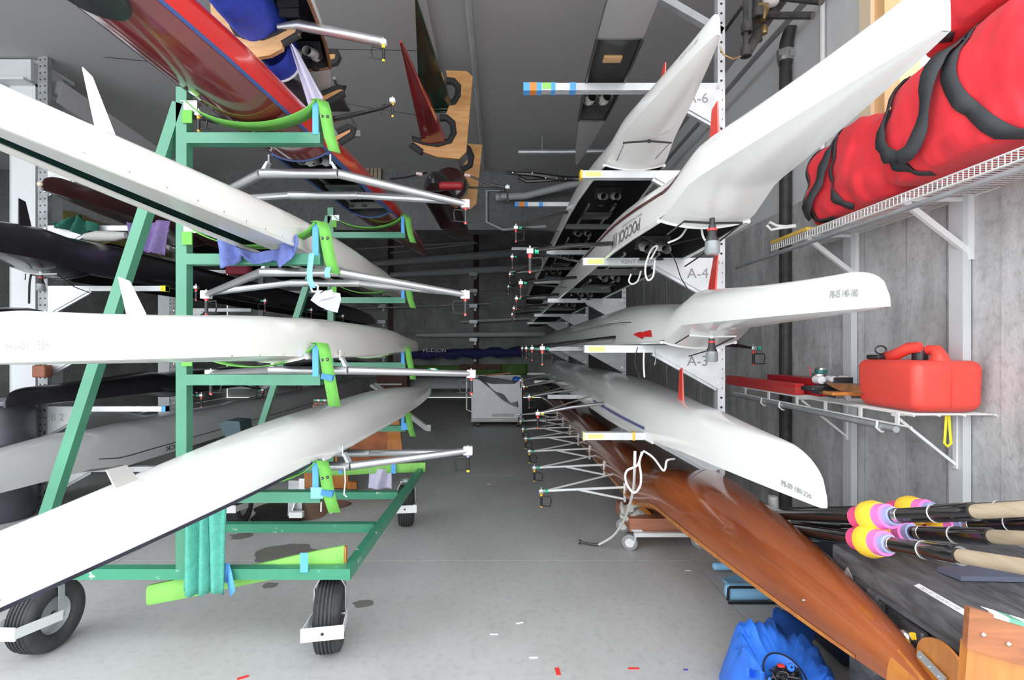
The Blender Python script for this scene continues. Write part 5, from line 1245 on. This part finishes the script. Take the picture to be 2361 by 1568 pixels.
tag(part('grey_tray', MB().prism([(1.64, 1.94, BZ + .004), (1.66, 1.86, BZ + .004), (2.15, 1.84, BZ + .004), (2.15, 1.98, BZ + .004)], (0, 0, .018)), mat('slate plastic tray', (.10, .11, .16), .5)), 'slate grey flat tray on box lid below the oar handles', 'tray')
# second box side and blue bag
def oar(label, a, b_, c_, collar=True, rr=.026, hr=.0215, stripes=True, blade=False):
    """a = far end, b_ = collar, c_ = start of the wooden handle; shaft goes on past to the handle end"""
    a, b_, c_ = Vector(a), Vector(b_), Vector(c_); d = (c_ - b_).normalized()
    o = thing('oar', label, 'oar', b_, 'oars lying over the black gear box')
    e = c_ + d * .34
    part('shaft', MB().tube([a, b_, c_], [rr * .95, rr, rr], 16), carbon, o)
    part('ferrule', MB().tube([c_ - d * .14, c_ - d * .135, c_ + d * .012], [rr * 1.02, rr * 1.13, rr * 1.13], 18), carbon, o)
    part('ferrule_rim', MB().lathe([(rr * 1.13, 0), (rr * 1.17, .003), (rr * 1.13, .006)], c_ - d * .138, d, 20), paper, o)
    part('handle', MB().tube([c_, c_ + d * .02, e], [hr * .9, hr * 1.05, hr], 16), handle_w, o)
    if collar:
        part('sleeve', MB().lathe([(rr, -.10), (rr * 1.75, -.095), (rr * 1.8, -.02), (rr, -.015)], b_, d, 18), pink, o)
        part('collar', MB().lathe([(rr, -.03), (rr * 2.35, -.03), (rr * 2.45, .0), (rr * 2.0, .035), (rr, .036)], b_, d, 20), yell, o)
        part('collar_ring', MB().lathe([(rr, .03), (rr * 1.9, .031), (rr * 1.75, .07), (rr, .072)], b_, d, 20), magenta, o)
        part('collar_cuff', MB().lathe([(rr, .07), (rr * 1.35, .07), (rr * 1.28, .095), (rr, .096)], b_, d, 20), lav, o)
        part('handle_band', MB().lathe([(rr, 0), (rr * 1.06, .001), (rr * 1.06, .02), (rr, .021)], c_ - d * .30, d, 16), steel, o)
    return o
oar('oar with pink and yellow collar, topmost of the three front oars', W(1745, 1186, 3.1), W(2018, 1192, 2.0), W(2240, 1180, 1.62))
oar('oar with pink and yellow collar, lowest of the three front oars', W(1750, 1205, 3.1), W(2012, 1248, 1.98), W(2208, 1281, 1.60))
oar('oar with pink and yellow collar between the top and lowest front oars', W(1760, 1200, 3.2), W(2065, 1226, 2.12), W(2280, 1237, 1.72))
oar('oar nearest the wall with its collar half hidden behind the top one', W(1745, 1180, 3.4), W(2105, 1178, 2.20), W(2400, 1172, 1.75))
oar('plain collared oar lying against the wall behind all the others', W(1770, 1196, 3.3), W(2180, 1212, 2.15), W(2420, 1205, 1.78))
for k in range(5): 
    o = thing('oar_shaft', ('plain black oar shaft in the dark bundle over the box, %s one' % ('lowest', 'second lowest', 'middle', 'second highest', 'highest')[k]), 'oar', W(1800, 1250 - 10 * k, 2.9), 'black shafts behind the wooden hull')
    part('shaft', MB().tube([W(1740, 1216 - 5 * k, 3.3 + .1 * k), W(1980, 1250 - 12 * k, 2.32)], [.021, .023], 12), carbon, o)
tag(part('white_funnel', MB().lathe([(0, .0), (.11, .0), (.10, .02), (.03, .05), (.025, .12), (0, .12)], W(1782, 1192, 2.95), (0, 0, 1), 22), mat('smoked grey plastic', (.35, .36, .36), .3)), 'smoky grey funnel standing behind the pointed hull end', 'funnel')
tag(part('navy_crate', MB().rbox((1.85, 2.72, .26), (.36, .4, .50), .04), mat('navy crate plastic', (.012, .02, .05), .5)), 'dark navy crate tucked behind the black gear box', 'crate')

# ------------------------------------------------------------------ floor items right
dl = thing('wooden_dolly', 'small flat dolly with reddish plank top under the wooden hull', 'dolly', (1.15, 4.1, 0))
part('plank', MB().bb(W(1452, 1226, 4.05), W(1625, 1196, 4.05) + Vector((0, .5, 0))), terracotta, dl)
part('frame_rail', MB().bar(W(1462, 1232, 4.0), W(1625, 1232, 4.0), .04, .03), whitemetal, dl)
for (px, d) in ((1452, 4.06), (1437, 4.45), (1612, 4.1)):
    x = (px - 1163) * d / F
    w0 = part('wheel', MB().lathe([(0, -.02), (.045, -.02), (.062, -.014), (.062, .014), (.045, .02), (0, .02)], (x, d, .062), (.35, 1, 0), 20), mat('grey caster rubber', (.30, .30, .30), .5), dl)
    part('hub', MB().lathe([(0, -.022), (.035, -.022), (.035, .022), (0, .022)], (x, d, .062), (.35, 1, 0), 16), whitemetal, w0)
    part('fork', MB().bar((x + .02, d - .03, .06), (x + .05, d - .02, .16), .03, .006).box((x + .05, d, .165), (.08, .08, .008)), whitemetal, w0)
part('padding', MB().grid(lambda u, v: W(1432 + 60 * u, 1160 + 32 * v + 6 * math.sin(u * 7), 4.1 + .1 * u) + Vector((0, .03 * math.sin(v * 9 + u * 5), 0)), 12, 8), mat('dirty white foam', (.52, .52, .48), .8, var=.2), dl, solid=.03)
part('orange_cradle', MB().prism([W(x, y, 4.15) for x, y in ((1468, 1165), (1478, 1158), (1495, 1162), (1488, 1172), (1498, 1180), (1510, 1196), (1530, 1206), (1545, 1200), (1562, 1192), (1600, 1205), (1600, 1225), (1500, 1225))], (0, .04, 0)), varnish_l, dl)
cbl = thing('coax_cable', 'thick white cable looping from the shell down to the floor', 'cable', W(1380, 1255, 4.1))
part('cable', MB().tube(crv([W(1464, 1040, 3.15), W(1463, 1085, 3.15), W(1460, 1130, 3.3), W(1450, 1170, 3.55), W(1436, 1205, 3.8), W(1412, 1237, 4.0), W(1380, 1256, 4.12)]), .009, 10), rope_w, cbl)
part('plug', MB().tube([W(1380, 1256, 4.12), W(1360, 1254, 4.13), W(1342, 1250, 4.15), W(1336, 1249, 4.16)], [.011, .009, .008, .02], 8), plastic_b, cbl)
part('loop', MB().tube(crv([W(1480, 1042, 3.15), W(1470, 1072, 3.12), W(1446, 1085, 3.1), W(1442, 1105, 3.1), W(1452, 1128, 3.1), W(1464, 1136, 3.1), W(1476, 1120, 3.1), W(1478, 1095, 3.1), W(1474, 1065, 3.12), W(1482, 1042, 3.14)]), .007, 8), rope_w, cbl)
part('loop', MB().tube(crv([W(1484, 1040, 3.15), W(1500, 1050, 3.1), W(1512, 1062, 3.1), W(1528, 1084, 3.1), W(1534, 1080, 3.1), W(1538, 1062, 3.1), W(1555, 1058, 3.15)]), .0065, 8), rope_w, cbl)
for k, (pts, d, m_, lab) in enumerate(((((1500, 598), (1516, 568), (1502, 575), (1490, 606), (1488, 630), (1494, 646), (1506, 636), (1510, 600)), 2.9, rope_w, 'white cable loop hanging below the second white shell'),
        (((1455, 632), (1450, 648), (1458, 655), (1470, 648), (1478, 625)), 3.3, rope_w, 'small white cable loop left of the A-4 arm brace'),
        (((1470, 800), (1464, 830), (1468, 852), (1478, 880)), 3.35, ink, 'black cord hanging below the arrow marked shell'),
        (((1485, 805), (1484, 838), (1486, 870)), 3.3, rope_w, 'white cord hanging below the arrow marked shell'),
        (((1508, 800), (1512, 825), (1509, 842)), 3.3, inkg, 'grey cord hanging right of the white cord under arrow shell'),
        (((1590, 512), (1570, 545), (1540, 560)), 2.6, rope_w, 'pale cable curving below the maroon striped deck'),
        (((1616, 512), (1622, 548), (1640, 562), (1652, 560)), 2.5, rope_w, 'pale cable right of the stern light of the second shell'),
        (((1540, 575), (1556, 600), (1570, 640), (1585, 665)), 3.0, ink, 'thin black cord tangled near the A-4 arm'),
        (((1480, 545), (1530, 566), (1580, 556), (1630, 545)), 2.9, ink, 'thin black steering cord under the second white shell'),
        (((1500, 1262), (1580, 1250), (1690, 1372)), 3.2, inkg, 'thin grey string beside the wooden hull near the dolly'))):
    if k == 9: continue
    tag(part('cord', MB().tube(crv([W(x, y, d) for x, y in pts]), .0055 if m_ == rope_w else .003, 6), m_), lab, 'cord')
# sky blue pad
sp_ = thing('seat_pad', 'sky blue vinyl seat pad with black edging on floor under the wooden hull', 'pad', (1.5, 3.4, 0))
g = MB(); c = Vector((1.52, 3.40, .05))
part('pad', MB().prism([W(1658, 1328, 3.62), W(1742, 1322, 3.62), W(1790, 1362, 3.25), W(1698, 1360, 3.25)], (0, 0, -.03)), bluepad, sp_)
part('near_roll', MB().rbox((1.55, 3.25, .055), (.30, .08, .10), .035), bluepad, sp_)
part('far_roll', MB().rbox((1.62, 3.64, .05), (.28, .05, .05), .02), bluepad, sp_)
g = MB().tube([(1.40, 3.21, .02), (1.40, 3.20, .095), (1.41, 3.20, .105), (1.70, 3.20, .105)], .008, 8).tube([(1.40, 3.20, .008), (1.70, 3.20, .008)], .009, 8)
part('edging', g, plastic_b, sp_)
# blue bag with cords
bb_ = thing('blue_drawstring_bag', 'open royal blue bag stuffed with black cords on the floor', 'bag', (1.28, 2.38, 0))
RC = Vector((1.165, 2.12, .235))
def rim(th, k=1.0): return RC + Vector((math.cos(th) * .082 * k, math.sin(th) * .085 * k, math.sin(th) * .05 * k))
def bagf(u, v):
    th = v * 2 * PI; a = rim(th)
    nn = 1 + .13 * noise.noise(Vector((math.cos(th) * 2.0, math.sin(th) * 2.0, 3))) + .03 * math.sin(th * 7)
    b_ = Vector((1.27 + math.cos(th) * .25 * nn, 2.36 + math.sin(th) * .28 * nn, 0))
    p = a + (b_ - a) * (u ** .8)
    bulge = math.sin(PI * min(1, u * 1.02)) * (.13 + .05 * max(0, math.sin(th)))
    p.z += bulge * (1 + .25 * noise.noise(Vector((math.cos(th) * 3, math.sin(th) * 3, u * 3))))
    cr_ = (.05 * abs(noise.noise(Vector((math.cos(th) * 5, math.sin(th) * 5, u * 2.5)))) + .018 * abs(noise.noise(Vector((math.cos(th) * 14, math.sin(th) * 14, u * 6)))) - .02) * math.sin(PI * u)
    p.z = max(.0, p.z + cr_); return p
part('bag', MB().grid(bagf, 30, 96), bag_blue, bb_, sharp=75)
part('bag_lining', MB().grid(lambda u, v: rim(v * 2 * PI, 1 - u * .5) + Vector((0, 0, -.07 * u)), 6, 40), bag_blue, bb_)
part('drawstring', MB().tube([rim(k * 2 * PI / 40, 1.0) + Vector((0, 0, .002)) for k in range(41)], .0035, 6), plastic_b, bb_)
def neck(u, v):
    a = W(1788 + 84 * u, 1412 + 44 * u * u, 2.62); b_ = W(1800 + 68 * u, 1466 + 8 * u, 2.42); p = a + (b_ - a) * v
    return p + Vector((0, .05 * math.sin(u * 5 + v * 2) + .02 * math.sin(u * 14), 0))
part('bag_neck', MB().grid(neck, 24, 12), bag_blue, bb_, solid=.01, sharp=75)
part('bag_fold', MB().grid(lambda u, v: W(1724 + 40 * u, 1540 + 10 * u + 22 * v, 2.05 + .05 * math.sin(u * 6)), 12, 6), bag_blue, bb_, solid=.006, sharp=70)
random.seed(11)
for k in range(26):
    a = random.uniform(0, 2 * PI); r_ = random.uniform(.0, .055); c0 = RC + Vector((math.cos(a) * r_, math.sin(a) * r_ * .9, -.015))
    pts = [c0 + Vector((random.uniform(-.045, .045), random.uniform(-.04, .04), random.uniform(-.01, .05))) for _ in range(4)]
    part('cord', MB().tube(crv(pts, 4), .0045, 6), plastic_b, bb_)
part('blue_bead', MB().lathe([(.005, -.008), (.012, -.008), (.016, 0), (.012, .008), (.005, .008)], RC + Vector((.01, -.02, .055)), (.0, -.8, .6), 16), bag_blue, bb_)
part('red_tag', MB().box(RC + Vector((-.02, -.0, .05)), (.025, .015, .008)), red_p, bb_)
# wooden board standing at right bottom
wbd = thing('studded_wooden_board', 'orange varnished board with studs and green white tape at bottom right corner', 'board', (1.22, 1.2, 0))
ux, uy = Vector((1, -.12, -.27)).normalized(), Vector((0, 0, 1))
o0 = W(2232, 1395, 1.22)
def bp(u, z): return o0 + ux * u + Vector((0, 0, z))
part('panel', MB().prism([bp(-.0, -.09), bp(.24, -.085), bp(.24, -.5) , bp(-.03, -.5)], (0, .02, 0)), varnish_l, wbd)
part('panel_lower', MB().prism([bp(-.03, -.5), bp(.24, -.5), bp(.24, -.92), bp(-.03, -.985)], (0, .02, 0)), varnish_l, wbd)
part('top_rail', MB().prism([bp(-.008, -.002), bp(.25, .0), bp(.25, -.10), bp(-.014, -.10)], (0, -.014, 0)), mat('brown varnished rail', (.27, .095, .035), .3, var=.25, stretch=(1, 4, 8)), wbd)
for k in range(4): part('stud', MB().sph(bp(.02 + .055 * k, -.055 - .004 * k) + Vector((0, -.016, 0)), .0055, 8, 6), steel, wbd)
for k in range(7): part('tape_square', MB().prism([bp(.045 + .032 * k, .001), bp(.077 + .032 * k, .001), bp(.077 + .032 * k, .0015), bp(.045 + .032 * k, .0015)], (0, .02, 0)).prism([bp(.045 + .032 * k, .002), bp(.077 + .032 * k, .002), bp(.077 + .032 * k, -.008), bp(.045 + .032 * k, -.008)], (0, -.016, 0)), paper if k % 2 == 0 else mat('dull green tape', (.10, .28, .20), .6), wbd)
# scraps of tape on floor
def scrap(name, px, py, wx, wy, m, label, rot=0):
    d = 1.6 * F / (py - 803); p = W(px, py, d); p.z = .002
    return tag(part(name, MB().box(p, (wx, wy, .003), Matrix.Rotation(R(rot), 3, 'Z')), m), label, 'scrap')
scrap('tape_scrap', 1286, 1549, .022, .055, red_p, 'red tape scrap standing lengthwise on the near floor', 4)
scrap('tape_scrap', 1461, 1542, .055, .012, red_p, 'thin red tape scrap lying crosswise on the near floor')
scrap('tape_scrap', 560, 1563, .05, .016, red_p, 'red tape scrap at bottom edge below the near wheel', 30)
scrap('tape_scrap', 1581, 1545, .022, .010, mat('violet chip', (.10, .07, .35), .6), 'small violet chip on the near floor')
for k, (px, py, r_) in enumerate(((1198, 1437, 20), (1139, 1463, 0), (1230, 1517, 0), (1586, 1316, 5), (1128, 1117, 0))): scrap('paper_scrap', px, py, .045, .010, paper, ('white paper scrap on the floor, %s' % ('left of centre aisle near the front', 'leftmost of the near ones', 'lowest of the near ones', 'beside the blue seat pad', 'far along the aisle')[k]), r_)

wet = mat('wet dark concrete', (.045, .042, .04), .25, var=.2, scale=3)
wet2 = mat('damp stained concrete', (.19, .18, .17), .6, var=.1, scale=3)
def puddle(label, px, py, rx, ry, m, seed):
    d = 1.6 * F / (py - 803); c = W(px, py, d)
    pts = []
    for k in range(40):
        a = 2 * PI * k / 40; r_ = 1 + .38 * noise.noise(Vector((math.cos(a) * 1.7, math.sin(a) * 1.7, seed)))
        pts.append((c.x + math.cos(a) * rx * r_, c.y + math.sin(a) * ry * r_, .0006))
    tag(part('puddle', MB().prism(pts, (0, 0, .0008)), m), label, 'puddle')
puddle('wide dark wet patch on floor under the middle bars of the stand', 690, 1172, .42, .42, wet, 2.0)
puddle('dark wet patch behind the near bottom bar of the stand', 655, 1275, .24, .20, wet2, 4.0)
puddle('small damp spot left of the stand bars near teal towel', 558, 1236, .10, .07, wet2, 6.0)
puddle('small damp spot on floor between the near casters', 622, 1350, .055, .04, wet2, 8.0)
puddle('faint damp spot on floor right of the near caster', 838, 1392, .07, .045, wet2, 10.0)
